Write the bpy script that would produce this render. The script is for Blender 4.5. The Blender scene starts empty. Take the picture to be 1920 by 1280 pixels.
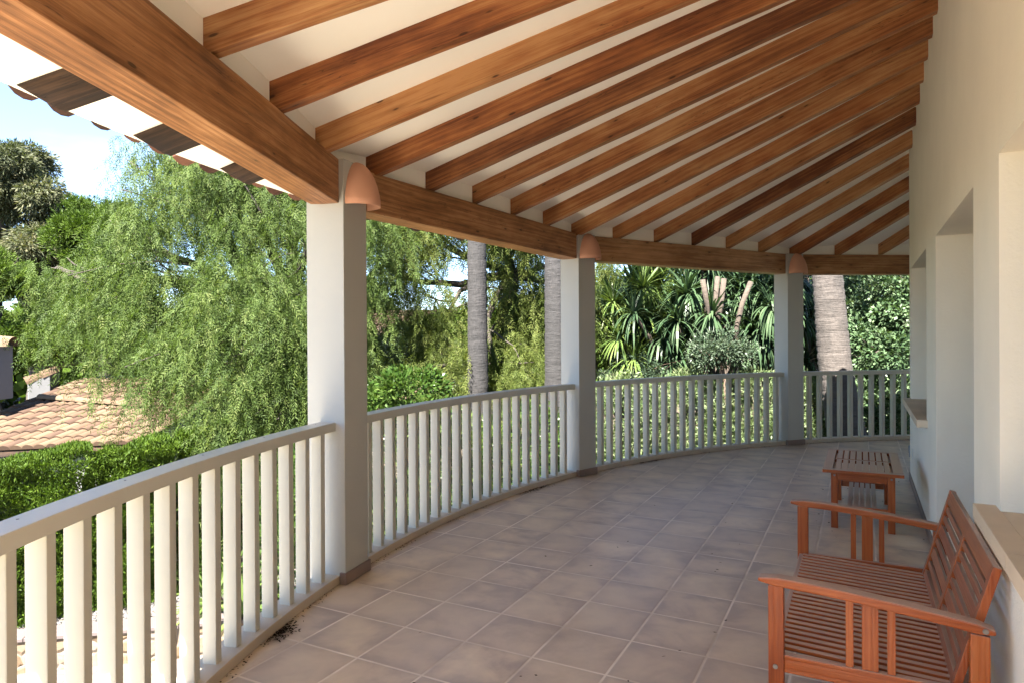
import bpy, bmesh, math, random
import numpy as np
from mathutils import Vector, Matrix
random.seed(7); rng = np.random.default_rng(11)
R_ = math.radians
scene = bpy.context.scene
COL = scene.collection
# ---------------------------------------------------------------- camera
F, CY, PIT, ROL, EYE = 1264.0, 630.8, -0.0025, -0.0054, 1.6
cam_d = bpy.data.cameras.new('camera'); cam = bpy.data.objects.new('camera', cam_d); COL.objects.link(cam)
cp, sp, cr, sr = math.cos(PIT), math.sin(PIT), math.cos(ROL), math.sin(ROL)
right = Vector((cr, -sp*sr, cp*sr)); up = Vector((-sr, -sp*cr, cp*cr)); fwd = Vector((0, cp, sp))
M = Matrix((right, up, -fwd)).transposed().to_4x4(); M.translation = (0, 0, EYE); cam.matrix_world = M
cam_d.sensor_width = 36; cam_d.lens = F/1920*36; cam_d.shift_y = -(640-CY)/1920
cam_d.clip_start = 0.05; cam_d.clip_end = 2000
scene.camera = cam
# ---------------------------------------------------------------- light
SUN_EL, SUN_AZ = 54.0, -159.0      # azimuth from +Y, clockwise positive towards +X
sd = Vector((math.sin(R_(SUN_AZ))*math.cos(R_(SUN_EL)), math.cos(R_(SUN_AZ))*math.cos(R_(SUN_EL)), math.sin(R_(SUN_EL))))
sl = bpy.data.lights.new('sun', 'SUN'); sl.energy = 5.0; sl.angle = R_(0.5); sl.color = (1, .945, .86)
so = bpy.data.objects.new('sun', sl); COL.objects.link(so); so.rotation_euler = (-sd).to_track_quat('-Z', 'Y').to_euler()
world = bpy.data.worlds.new('World'); scene.world = world; world.use_nodes = True
wn = world.node_tree; bg = wn.nodes['Background']
sky = wn.nodes.new('ShaderNodeTexSky'); sky.sky_type = 'NISHITA'; sky.sun_disc = False
sky.sun_elevation = R_(SUN_EL); sky.sun_rotation = R_(SUN_AZ); sky.air_density = .7; sky.dust_density = .0; sky.ozone_density = 2.5
tc = wn.nodes.new('ShaderNodeTexCoord'); mp = wn.nodes.new('ShaderNodeMapping'); mp.inputs['Scale'].default_value = (1.2, 1.2, 5)
cn = wn.nodes.new('ShaderNodeTexNoise'); cn.inputs['Scale'].default_value = 2.2; cn.inputs['Detail'].default_value = 7; cn.inputs['Roughness'].default_value = .62
crp = wn.nodes.new('ShaderNodeValToRGB'); crp.color_ramp.elements[0].position = .53; crp.color_ramp.elements[1].position = .85
crp.color_ramp.elements[0].color = (.0, .0, .0, 1); crp.color_ramp.elements[1].color = (.4, .4, .4, 1)
mx = wn.nodes.new('ShaderNodeMixRGB'); mx.inputs[2].default_value = (2.8, 3.0, 3.3, 1)
wn.links.new(tc.outputs['Generated'], mp.inputs[0]); wn.links.new(mp.outputs[0], cn.inputs[0]); wn.links.new(cn.outputs[0], crp.inputs[0])
wn.links.new(crp.outputs[0], mx.inputs[0]); wn.links.new(sky.outputs[0], mx.inputs[1]); wn.links.new(mx.outputs[0], bg.inputs[0])
bg.inputs[1].default_value = .051
vs = scene.view_settings; vs.view_transform = 'Standard'; vs.look = 'None'; vs.gamma = 1; vs.exposure = 3.6; vs.use_curve_mapping = False
scene.cycles.max_bounces = 8; scene.cycles.diffuse_bounces = 6; scene.cycles.transparent_max_bounces = 4
scene.cycles.use_denoising = True
# ---------------------------------------------------------------- frames of reference
CX, CYY, RAD = 6.537, 2.171, 7.96            # centre and radius of the round terrace
def pol(r, a, z=0):                          # angle in degrees from +Y towards +X
    return Vector((CX + r*math.sin(R_(a)), CYY + r*math.cos(R_(a)), z))
PSI = 0.4785
DR = Vector((math.sin(PSI), math.cos(PSI), 0)); DN = Vector((math.cos(PSI), -math.sin(PSI), 0))
def st(s, t, z=0): return DR*s + DN*t + Vector((0, 0, z))
def at(u, v, Y):                             # garden point seen at photograph pixel u, v and depth Y
    return Vector(((u-960)/F*Y, Y, EYE - (v-CY)/F*Y))
# ---------------------------------------------------------------- node helpers
def mat(name):
    m = bpy.data.materials.new(name); m.use_nodes = True
    return m, m.node_tree, m.node_tree.nodes['Principled BSDF']
def nd(t, kind, **kw):
    n = t.nodes.new('ShaderNode'+kind)
    for k, v in kw.items():
        if k.startswith('i_'): n.inputs[k[2:].replace('_', ' ')].default_value = v
        else: setattr(n, k, v)
    return n
def ln(t, a, b): t.links.new(a, b)
def ramp(t, fac, stops):
    r = nd(t, 'ValToRGB'); e = r.color_ramp.elements
    while len(e) < len(stops): e.new(.5)
    for x, (p, c) in zip(e, stops): x.position = p; x.color = (*c, 1) if len(c) == 3 else c
    ln(t, fac, r.inputs[0]); return r.outputs[0]
def mixc(t, fac, a, b, mode='MIX'):
    n = nd(t, 'MixRGB', blend_type=mode)
    for i, x in enumerate((fac, a, b)):
        if hasattr(x, 'links') or hasattr(x, 'is_linked'): ln(t, x, n.inputs[i])
        elif i == 0: n.inputs[0].default_value = x
        else: n.inputs[i].default_value = (*x, 1)
    return n.outputs[0]
def mth(t, op, a, b=None, c=None):
    n = nd(t, 'Math', operation=op)
    for i, x in enumerate((a, b, c)):
        if x is None: continue
        if hasattr(x, 'is_linked'): ln(t, x, n.inputs[i])
        else: n.inputs[i].default_value = x
    return n.outputs[0]
def bump(t, b, h, strength=.3, dist=.01):
    n = nd(t, 'Bump'); n.inputs['Strength'].default_value = strength; n.inputs['Distance'].default_value = dist
    ln(t, h, n.inputs['Height']); ln(t, n.outputs[0], b.inputs['Normal'])
def noise(t, vec, scale, detail=4, rough=.55, dist=0):
    n = nd(t, 'TexNoise'); n.inputs['Scale'].default_value = scale; n.inputs['Detail'].default_value = detail
    n.inputs['Roughness'].default_value = rough; n.inputs['Distortion'].default_value = dist
    if vec is not None: ln(t, vec, n.inputs['Vector'])
    return n.outputs[0]
def objco(t, scale=(1, 1, 1), rnd=True):
    c = nd(t, 'TexCoord'); m = nd(t, 'Mapping'); m.inputs['Scale'].default_value = scale
    ln(t, c.outputs['Object'], m.inputs[0])
    if rnd:
        oi = nd(t, 'ObjectInfo'); k = mth(t, 'MULTIPLY', oi.outputs['Random'], 37.0)
        cb = nd(t, 'CombineXYZ'); ln(t, k, cb.inputs[0]); ln(t, k, cb.inputs[1]); ln(t, k, cb.inputs[2]); ln(t, cb.outputs[0], m.inputs['Location'])
        return m.outputs[0], oi.outputs['Random']
    return m.outputs[0], None
# ---------------------------------------------------------------- materials
LEAFK = .245; EXT = .46
def grain(t, scale):
    a = nd(t, 'Attribute', attribute_name='gco'); m = nd(t, 'Mapping'); m.inputs['Scale'].default_value = scale; ln(t, a.outputs['Vector'], m.inputs[0])
    oi = nd(t, 'ObjectInfo'); k = mth(t, 'MULTIPLY', oi.outputs['Random'], 37.0)
    cb = nd(t, 'CombineXYZ'); ln(t, k, cb.inputs[0]); ln(t, k, cb.inputs[1]); ln(t, k, cb.inputs[2]); ln(t, cb.outputs[0], m.inputs['Location'])
    return m.outputs[0], oi.outputs['Random']
WOODS = []
def wood(name, dark, mid, light, gscale=1.0, knots=True, rough=.42, spread=.5, dust_lift=0.0):
    m, t, b = mat(name)
    v, rnd = grain(t, (.55*gscale, 9*gscale, 9*gscale))
    warp = noise(t, v, 1.1, 3, .5)
    w = nd(t, 'TexWave', wave_type='RINGS', rings_direction='X', i_Scale=1.1, i_Distortion=8.0, i_Detail=3.0, i_Detail_Scale=1.3)
    ln(t, v, w.inputs['Vector'])
    v2, _ = grain(t, (2.2*gscale, 95*gscale, 95*gscale)); fine = noise(t, v2, 1.6, 6, .7)
    v3, _ = grain(t, (1.0, 3.0, 3.0)); blot = noise(t, v3, 1.6, 4, .6)
    f = mth(t, 'ADD', mth(t, 'MULTIPLY', w.outputs[0], .10), mth(t, 'MULTIPLY', mth(t, 'SUBTRACT', mth(t, 'MULTIPLY', fine, 1.5), .25), .36))
    f = mth(t, 'ADD', f, mth(t, 'MULTIPLY', blot, .75))
    f = mth(t, 'ADD', f, mth(t, 'MULTIPLY', mth(t, 'SUBTRACT', rnd, .5), spread*.5))
    c = ramp(t, f, [(.38, dark), (.58, mid), (.80, light)])
    if knots:
        v4, _ = grain(t, (3.2, 11, 11)); vo = nd(t, 'TexVoronoi', i_Scale=1.0, i_Randomness=1.0); ln(t, v4, vo.inputs['Vector'])
        k = ramp(t, vo.outputs['Distance'], [(.06, (1, 1, 1)), (.10, (0, 0, 0))])
        c = mixc(t, mth(t, 'MULTIPLY', k, .85), c, tuple(x*.22 for x in dark))
        halo = ramp(t, vo.outputs['Distance'], [(.11, (1, 1, 1)), (.30, (0, 0, 0))])
        c = mixc(t, mth(t, 'MULTIPLY', halo, .25), c, tuple(x*.6 for x in dark))
    v5, _ = grain(t, (.5*gscale, 22*gscale, 22*gscale)); st_ = ramp(t, noise(t, v5, 2.1, 3, .5, .6), [(.60, (0, 0, 0)), (.70, (.55, .55, .55))]); c = mixc(t, st_, c, dark)
    if knots:
        v6, _ = grain(t, (2.6, 30, 30)); n6 = mth(t, 'ABSOLUTE', mth(t, 'SUBTRACT', noise(t, v6, 1.0, 3, .5, .4), .5)); ck = ramp(t, n6, [(.0, (1, 1, 1)), (.012, (0, 0, 0))]); v7, _ = grain(t, (.8, 5, 5)); ck = mth(t, 'MULTIPLY', ck, ramp(t, noise(t, v7, 1.3, 2), [(.55, (0, 0, 0)), (.62, (.8, .8, .8))])); c = mixc(t, ck, c, tuple(x*.3 for x in dark))
    if dust_lift:
        g = nd(t, 'NewGeometry'); sx = nd(t, 'SeparateXYZ'); ln(t, g.outputs['Normal'], sx.inputs[0])
        d = mth(t, 'MULTIPLY', mth(t, 'MAXIMUM', mth(t, 'SUBTRACT', sx.outputs[2], .1), 0), dust_lift)
        c = mixc(t, mth(t, 'MULTIPLY', d, mth(t, 'ADD', blot, .6)), c, (.42, .28, .22))  # faded, dusty upward faces; tint also lifted to make up for weak light
    c = mixc(t, mth(t, 'MULTIPLY', mth(t, 'FRACT', mth(t, 'MULTIPLY', rnd, 7.3)), .75 if spread < .5 else .9) if not dust_lift else .0, c, mixc(t, 1.0, c, (.96, .80, .68), 'MULTIPLY'))
    ln(t, c, b.inputs['Base Color']); b.inputs['Roughness'].default_value = rough; b.inputs['Specular IOR Level'].default_value = .3
    bump(t, b, mth(t, 'ADD', fine, w.outputs[0]), .18, .004)
    WOODS.append(m); return m
M_BEAM = wood('stained_pine_beam', (.12, .056, .024), (.31, .155, .066), (.52, .31, .155), 1.0, True, .5, .25)
M_RAFT = wood('stained_pine_rafter', (.12, .038, .014), (.29, .115, .040), (.45, .245, .105), 1.0, True, .42, .55)
M_TAIL = wood('weathered_pine', (.006, .005, .004), (.022, .013, .009), (.06, .035, .02), 1.0, True, .75, .4)
M_TEAK = wood('oiled_eucalyptus', (.20, .036, .006), (.29, .064, .011), (.36, .10, .023), 2.2, False, .40, .35, dust_lift=1.2)
def paint(name, col, rough=.55, bs=.1, bscale=60, stain=0.06, stainc=(.5, .42, .33)):
    m, t, b = mat(name); v, _ = objco(t, (1, 1, 1))
    n = noise(t, v, 2.2, 6, .6); c = ramp(t, n, [(.35, tuple(x*(1-stain) for x in col)), (.65, col)])
    n2 = noise(t, v, 9, 4, .7); s = ramp(t, n2, [(.66, (0, 0, 0)), (.80, (stain*3,)*3)])
    c = mixc(t, s, c, stainc)
    ln(t, c, b.inputs['Base Color']); b.inputs['Roughness'].default_value = rough
    n3 = noise(t, v, bscale, 3, .6); bump(t, b, n3, bs, .004); return m
M_WHITE = paint('white_masonry_paint', (.435, .425, .385), .7, .25, 70, .04)
M_RAIL = paint('white_gloss_paint', (.505, .482, .41), .35, .12, 45, .05)
M_CEIL = paint('ceiling_plaster', (.90, .87, .785), .85, .15, 40, .03)
M_WALL = paint('cream_plaster', (.84, .785, .65), .85, .5, 55, .05)
M_SILL = paint('sandstone_sill', (.66, .53, .38), .6, .25, 30, .18, (.25, .17, .10))
M_KERB = paint('cream_kerb_paint', (.52, .43, .32), .55, .3, 40, .12, (.40, .27, .16))
M_TERRA = paint('terracotta', (.56, .285, .18), .8, .08, 80, .05, (.4, .2, .12))
def plain(name, col, rough=.5, metal=0):
    m, t, b = mat(name); v, _ = objco(t); n = noise(t, v, 30, 3)
    ln(t, ramp(t, n, [(.3, tuple(x*.85 for x in col)), (.7, col)]), b.inputs['Base Color'])
    b.inputs['Roughness'].default_value = rough; b.inputs['Metallic'].default_value = metal; return m
M_METAL = plain('zinc', (.22, .21, .2), .45, 1)
M_GREY = plain('grey_plastic', (.22, .24, .27), .5)
M_BULB = plain('lamp_socket', (.75, .72, .66), .4)
def glass():
    m, t, b = mat('dark_window_glass'); b.inputs['Base Color'].default_value = (.03, .04, .05, 1); b.inputs['Roughness'].default_value = .06
    v, _ = objco(t); bump(t, b, noise(t, v, 3, 2), .02, .01); return m
M_GLASS = glass()
def tilemat():
    m, t, b = mat('terrace_floor_tiles')
    c = nd(t, 'TexCoord'); sx = nd(t, 'SeparateXYZ'); ln(t, c.outputs['Object'], sx.inputs[0])
    X = mth(t, 'DIVIDE', mth(t, 'ADD', sx.outputs[0], .689+38.6), .386); Y = mth(t, 'DIVIDE', mth(t, 'ADD', sx.outputs[1], -4.195+39.5), .395)
    fx = mth(t, 'FRACT', X); fy = mth(t, 'FRACT', Y)
    ex = mth(t, 'MULTIPLY', mth(t, 'MINIMUM', fx, mth(t, 'SUBTRACT', 1, fx)), .386); ey = mth(t, 'MULTIPLY', mth(t, 'MINIMUM', fy, mth(t, 'SUBTRACT', 1, fy)), .395)
    wob = noise(t, c.outputs['Object'], 14, 3); e = mth(t, 'ADD', mth(t, 'MINIMUM', ex, ey), mth(t, 'MULTIPLY', mth(t, 'SUBTRACT', wob, .5), .0025))
    cell = nd(t, 'CombineXYZ'); ln(t, mth(t, 'FLOOR', X), cell.inputs[0]); ln(t, mth(t, 'FLOOR', Y), cell.inputs[1])
    wnz = nd(t, 'TexWhiteNoise', noise_dimensions='3D'); ln(t, cell.outputs[0], wnz.inputs[0])
    off = nd(t, 'VectorMath', operation='MULTIPLY_ADD'); ln(t, wnz.outputs['Color'], off.inputs[0]); off.inputs[1].default_value = (9, 9, 9); ln(t, c.outputs['Object'], off.inputs[2])
    n1 = noise(t, off.outputs[0], 3.2, 5, .55, .4); n2 = noise(t, off.outputs[0], 9, 5, .6)
    edge = ramp(t, e, [(.0, (1, 1, 1)), (.10, (0, 0, 0))])
    k = mth(t, 'ADD', n1, mth(t, 'MULTIPLY', edge, -.16)); k = mth(t, 'ADD', k, mth(t, 'MULTIPLY', mth(t, 'SUBTRACT', n2, .5), .25))
    base = ramp(t, k, [(.28, (.37, .29, .235)), (.45, (.54, .425, .315)), (.66, (.68, .55, .39))])
    base = mixc(t, mth(t, 'MULTIPLY', wnz.outputs['Value'], .55), base, (.43, .34, .27))
    g = ramp(t, e, [(.0046, (1, 1, 1)), (.0066, (0, 0, 0))])
    gc = ramp(t, noise(t, c.outputs['Object'], 2.0, 4), [(.35, (.50, .41, .32)), (.6, (.74, .64, .53))])
    colr = mixc(t, g, base, gc)
    dirt = ramp(t, noise(t, c.outputs['Object'], 1.1, 6, .65), [(.55, (0, 0, 0)), (.75, (.35, .35, .35))])
    colr = mixc(t, dirt, colr, (.17, .12, .09))
    ln(t, colr, b.inputs['Base Color'])
    ro = mth(t, 'ADD', mth(t, 'MULTIPLY', n2, .25), .32); ro = mth(t, 'MAXIMUM', ro, mth(t, 'MULTIPLY', g, .85)); ln(t, ro, b.inputs['Roughness'])
    hgt = mth(t, 'ADD', mth(t, 'MULTIPLY', ramp(t, e, [(.002, (0, 0, 0)), (.012, (1, 1, 1))]), 1.0), mth(t, 'MULTIPLY', n2, .25))
    bump(t, b, hgt, .5, .003); return m
M_TILE = tilemat()
M_SKIRT = paint('tile_skirting', (.22, .155, .125), .4, .1, 30, .2)
def cells(name, stops, scale, mortar, mw, rough=.9, bs=.6, bd=.03, stretch=(1, 1, 1)):
    stops = [(p, tuple(x*EXT for x in q)) for p, q in stops]
    m, t, b = mat(name); v, _ = objco(t, stretch, False)
    vw = nd(t, 'VectorMath', operation='MULTIPLY_ADD'); n0 = nd(t, 'TexNoise', i_Scale=scale*1.3, i_Detail=2.0); ln(t, v, n0.inputs['Vector'])
    ln(t, n0.outputs['Color'], vw.inputs[0]); vw.inputs[1].default_value = (.25/scale,)*3; ln(t, v, vw.inputs[2])
    vo = nd(t, 'TexVoronoi', i_Scale=scale); ln(t, vw.outputs[0], vo.inputs['Vector'])
    ve = nd(t, 'TexVoronoi', feature='DISTANCE_TO_EDGE', i_Scale=scale); ln(t, vw.outputs[0], ve.inputs['Vector'])
    sep = nd(t, 'SeparateColor'); ln(t, vo.outputs['Color'], sep.inputs[0])
    n = noise(t, v, scale*4, 5, .6); k = mth(t, 'ADD', mth(t, 'MULTIPLY', sep.outputs[0], .6), mth(t, 'MULTIPLY', n, .4))
    c = ramp(t, k, stops); g = ramp(t, ve.outputs['Distance'], [(mw*.6, (1, 1, 1)), (mw, (0, 0, 0))])
    ln(t, mixc(t, g, c, mortar), b.inputs['Base Color']); b.inputs['Roughness'].default_value = rough
    h = mth(t, 'ADD', ramp(t, ve.outputs['Distance'], [(0, (0, 0, 0)), (mw*3, (1, 1, 1))]), mth(t, 'MULTIPLY', n, .3)); bump(t, b, h, bs, bd); return m
M_STONE = cells('rubble_stone', [(.2, (.17, .105, .05)), (.5, (.23, .165, .10)), (.8, (.27, .225, .175))], 4.5, (.13, .10, .075), .05)
M_GRAVEL = cells('white_gravel', [(.2, (.10, .085, .075)), (.5, (.16, .15, .14)), (.8, (.21, .20, .19))], 38, (.22, .18, .15), .12, .9, 1, .02)
M_PEB = paint('white_pebble', (.10, .096, .092), .9, .3, 40, .2)
M_CAP = paint('pink_coping', (.078, .06, .056), .8, .3, 30, .12)
M_SOIL = cells('garden_soil', [(.2, (.08, .055, .035)), (.5, (.13, .09, .055)), (.8, (.10, .11, .05))], 6, (.07, .05, .03), .05)
def paver(nm, kk, tint=(1, 1, 1)):
    m, t, b = mat(nm); v, _ = objco(t, (1, 1, 1), False)
    br = nd(t, 'TexBrick', i_Scale=1.0); br.inputs['Color1'].default_value = (.46*kk*tint[0], .38*kk*tint[1], .33*kk*tint[2], 1); br.inputs['Color2'].default_value = (.56*kk*tint[0], .48*kk*tint[1], .41*kk*tint[2], 1); br.inputs['Mortar'].default_value = (.25*kk, .2*kk, .18*kk, 1)
    br.inputs['Brick Width'].default_value = .5; br.inputs['Row Height'].default_value = .3; br.inputs['Mortar Size'].default_value = .008; ln(t, v, br.inputs['Vector'])
    c = mixc(t, .5, br.outputs[0], ramp(t, noise(t, v, 5, 5), [(.3, (.7, .7, .7)), (.7, (1, 1, 1))]), 'MULTIPLY')
    ln(t, c, b.inputs['Base Color']); b.inputs['Roughness'].default_value = .85; return m
M_PAVE = paver('pink_pavers', .19); M_BOUNCE = paver('bounce_pavers', 1.6, (.94, 1.0, .90)); M_BOUNCE_DIM = paver('bounce_pavers_dim', .8, (.96, 1.0, .92))  # last two: bright and dim copies of one added paving, toned for bounce
def rooftile(name, a, bcol, c3):
    a, bcol, c3 = [tuple(x*EXT for x in q) for q in (a, bcol, c3)]
    m, t, b = mat(name); at_ = nd(t, 'Attribute', attribute_name='var'); v, _ = objco(t)
    n = noise(t, v, 6, 5, .65); k = mth(t, 'ADD', mth(t, 'MULTIPLY', at_.outputs['Fac'], .6), mth(t, 'MULTIPLY', n, .4))
    ln(t, ramp(t, k, [(.25, a), (.5, bcol), (.8, c3)]), b.inputs['Base Color']); b.inputs['Roughness'].default_value = .9; bump(t, b, n, .3, .01); return m
M_RTILE = rooftile('sunbleached_roof_tile', (.08, .038, .017), (.13, .073, .035), (.175, .115, .062))
M_ETILE = rooftile('eave_roof_tile', (.07, .026, .014), (.17, .06, .032), (.28, .12, .07))
def leafmat(name, cols, trans=.4, rough=.6, spec=.12):
    cols = [tuple(x*LEAFK for x in c) for c in cols]
    m, t, b = mat(name); a = nd(t, 'Attribute', attribute_name='var')
    c = ramp(t, a.outputs['Fac'], [(i/(len(cols)-1), x) for i, x in enumerate(cols)])
    ln(t, c, b.inputs['Base Color']); b.inputs['Roughness'].default_value = rough; b.inputs['Specular IOR Level'].default_value = min(spec, .15)
    tr = nd(t, 'BsdfTranslucent'); ln(t, mixc(t, 1.0, c, (1.15, 1.25, .55), 'MULTIPLY'), tr.inputs[0])
    ms = nd(t, 'MixShader'); ms.inputs[0].default_value = trans; ln(t, b.outputs[0], ms.inputs[1]); ln(t, tr.outputs[0], ms.inputs[2])
    ln(t, ms.outputs[0], t.nodes['Material Output'].inputs[0]); return m
L_PEP = leafmat('pepper_leaf', [(.08, .135, .036), (.165, .27, .065), (.28, .40, .10), (.44, .52, .17)])
L_PEP2 = leafmat('pepper_leaf_warm', [(.085, .13, .03), (.19, .265, .06), (.31, .39, .09), (.45, .49, .14)])
L_EUC = leafmat('greygreen_leaf', [(.09, .12, .065), (.17, .205, .10), (.28, .30, .165), (.38, .35, .19)], .25)
L_PINE = leafmat('pine_needles', [(.06, .115, .014), (.13, .23, .028), (.21, .34, .045), (.30, .42, .07)], .25)
L_HEDGE = leafmat('cypress_leaf', [(.05, .105, .012), (.11, .21, .02), (.19, .32, .032), (.29, .42, .055)], .3)
L_CITR = leafmat('glossy_leaf', [(.045, .11, .018), (.09, .19, .035), (.16, .28, .055), (.27, .38, .10)], .3, .3)
L_OLEA = leafmat('oleander_leaf', [(.16, .25, .10), (.27, .40, .16), (.42, .54, .26), (.56, .64, .34)], .3, .4)
L_DARK = leafmat('dark_shrub_leaf', [(.06, .11, .065), (.11, .18, .11), (.18, .26, .16), (.26, .34, .22)], .2, .4)
L_CAR = leafmat('carob_leaf', [(.10, .19, .09), (.20, .34, .16), (.34, .50, .26), (.50, .64, .38)], .25, .35)
L_YUC = leafmat('yucca_leaf', [(.08, .16, .045), (.18, .30, .075), (.32, .44, .12), (.48, .56, .18)], .2, .35)
L_YUCD = leafmat('yucca_leaf_deep', [(.045, .10, .05), (.095, .18, .085), (.16, .26, .125), (.25, .35, .18)], .15, .33)
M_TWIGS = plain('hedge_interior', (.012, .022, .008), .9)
L_DRY = leafmat('dry_leaf', [(.12, .07, .03), (.20, .13, .06), (.30, .20, .10), (.4, .3, .16)], .2, .8)
def bark(name, a, c, scale=(3, 3, 14), bs=.8, hi=None):
    a, c = [tuple(x*EXT for x in q) for q in (a, c)]; hi = tuple(x*EXT for x in hi) if hi else None
    m, t, b = mat(name); v, _ = objco(t, scale); n = noise(t, v, 2.2, 6, .7); v2, _ = objco(t, (scale[0]*5, scale[1]*5, scale[2]*.25)); n2 = noise(t, v2, 2.5, 4, .65)
    k = mth(t, 'ADD', mth(t, 'MULTIPLY', n, .6), mth(t, 'MULTIPLY', n2, .4)); cc = ramp(t, k, [(.36, a), (.60, c)])
    if hi:
        v3, _ = objco(t, (1.2, 1.2, .7)); cc = mixc(t, ramp(t, noise(t, v3, 1.6, 5, .6), [(.52, (0, 0, 0)), (.66, (.75, .75, .75))]), cc, hi)
    ln(t, cc, b.inputs['Base Color']); b.inputs['Roughness'].default_value = .9; bump(t, b, k, bs, .03); return m
B_PALM = bark('palm_bark_grey', (.011, .010, .010), (.050, .045, .045), (2.5, 2.5, 16), 1, (.03, .028, .028))
B_PALM2 = bark('palm_bark_pale', (.065, .053, .046), (.145, .122, .108), (2, 2, 16), 1, (.05, .043, .038))
B_TREE = bark('tree_bark', (.03, .022, .016), (.10, .078, .06), (4, 4, 3))
B_TWIG = bark('twig_bark', (.13, .08, .05), (.30, .2, .14), (4, 4, 3))
B_YUC = bark('yucca_bark', (.055, .038, .028), (.13, .098, .072), (3, 3, 10))
# ---------------------------------------------------------------- object helpers
def tag(o, label=None, cat=None, group=None, kind=None):
    if label: o['label'] = label
    if cat: o['category'] = cat
    if group: o['group'] = group
    if kind: o['kind'] = kind
    return o
def link(name, me, m, parent=None, smooth=False):
    o = bpy.data.objects.new(name, me); COL.objects.link(o)
    if m is not None and not me.materials: me.materials.append(m)
    if parent is not None: o.parent = parent
    if smooth: me.polygons.foreach_set('use_smooth', [True]*len(me.polygons))
    return o
def empty(name, loc=(0, 0, 0), rz=0):
    o = bpy.data.objects.new(name, None); o.empty_display_size = .2; COL.objects.link(o); o.location = loc; o.rotation_euler = (0, 0, rz); return o
def pym(name, vs_, fs): 
    me = bpy.data.meshes.new(name); me.from_pydata([tuple(v) for v in vs_], [], fs); me.update(); return me
class MB:
    def __init__(s): s.v = []; s.f = []
    def hexa(s, p):                 # 8 points: bottom 4 ccw, top 4
        k = len(s.v); s.v += [tuple(x) for x in p]
        s.f += [tuple(k+i for i in q) for q in ((3, 2, 1, 0), (4, 5, 6, 7), (0, 1, 5, 4), (1, 2, 6, 5), (2, 3, 7, 6), (3, 0, 4, 7))]; return s
    def box(s, x0, x1, y0, y1, z0, z1):
        return s.hexa([(x0, y0, z0), (x1, y0, z0), (x1, y1, z0), (x0, y1, z0), (x0, y0, z1), (x1, y0, z1), (x1, y1, z1), (x0, y1, z1)])
    def tube(s, pts, rads, n=8, cap=True, jit=0):
        k0 = len(s.v); P = [Vector(p) for p in pts]
        ref = Vector((.3, .9, .1)).normalized()
        for i, p in enumerate(P):
            d = (P[min(i+1, len(P)-1)]-P[max(i-1, 0)]).normalized()
            a = d.cross(ref); a = a.normalized() if a.length > 1e-3 else Vector((1, 0, 0)); b = d.cross(a)
            for j in range(n):
                w = 2*math.pi*j/n; r = rads[i]*(1+jit*(random.random()-.5)); s.v.append(tuple(p+(a*math.cos(w)+b*math.sin(w))*r))
        for i in range(len(P)-1):
            for j in range(n): s.f.append((k0+i*n+j, k0+i*n+(j+1) % n, k0+(i+1)*n+(j+1) % n, k0+(i+1)*n+j))
        if cap: s.f.append(tuple(k0+j for j in range(n))[::-1]); s.f.append(tuple(k0+(len(P)-1)*n+j for j in range(n)))
        return s
    def build(s, name, m, parent=None, bevel=0, seg=1, smooth=False):
        me = pym(name, s.v, s.f)
        bm = bmesh.new(); bm.from_mesh(me); bmesh.ops.recalc_face_normals(bm, faces=bm.faces)
        if bevel: bmesh.ops.bevel(bm, geom=list(bm.edges), offset=bevel, segments=seg, affect='EDGES', profile=.7, clamp_overlap=True)
        bm.to_mesh(me); bm.free()
        return link(name, me, m, parent, smooth)
def bar(name, a, b, w, h, m, parent=None, bevel=.004, upv=Vector((0, 0, 1)), world_parent=None, wob=0):
    """straight timber from a to b: local X along it, w sideways, h in the upright sense"""
    a = Vector(a); b = Vector(b); L = (b-a).length; x = (b-a).normalized(); y = upv.cross(x).normalized(); z = x.cross(y)
    mb = MB(); n = 1 if not wob else max(2, int(L/.35))
    for i in range(n): pass
    vs_ = []; fs = []
    for i in range(n+1):
        dx = -L/2+L*i/n; j = [(random.random()-.5)*wob for _ in range(4)]
        vs_ += [(dx, -w/2+j[0], -h/2+j[1]), (dx, w/2+j[2], -h/2+j[1]), (dx, w/2+j[2], h/2+j[3]), (dx, -w/2+j[0], h/2+j[3])]
    for i in range(n):
        k = i*4
        for q in range(4): fs.append((k+q, k+(q+1) % 4, k+4+(q+1) % 4, k+4+q))
    fs += [(3, 2, 1, 0), tuple(n*4+q for q in range(4))]
    mb.v = vs_; mb.f = fs
    o = mb.build(name, m, parent)
    if bevel:
        bm = bmesh.new(); bm.from_mesh(o.data)
        eds = [e for e in bm.edges if e.calc_face_angle(0) > .5]
        bmesh.ops.bevel(bm, geom=eds, offset=bevel, segments=2, affect='EDGES', profile=.6, clamp_overlap=True); bm.to_mesh(o.data); bm.free()
    Mx = Matrix((x, y, z)).transposed().to_4x4(); Mx.translation = (a+b)/2
    if parent is not None and world_parent is None: o.matrix_basis = Mx
    else: o.matrix_basis = Mx
    return o
def copy_tree(o, parent=None):
    c = o.copy(); COL.objects.link(c); c.parent = parent
    for ch in [x for x in list(COL.objects) if x.parent == o]: copy_tree(ch, c)
    return c
# ================================================================ TERRACE
FLOOR_ROT = -PSI
def to_local(v): return Vector((DN.dot(v), DR.dot(v), v.z))
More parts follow.
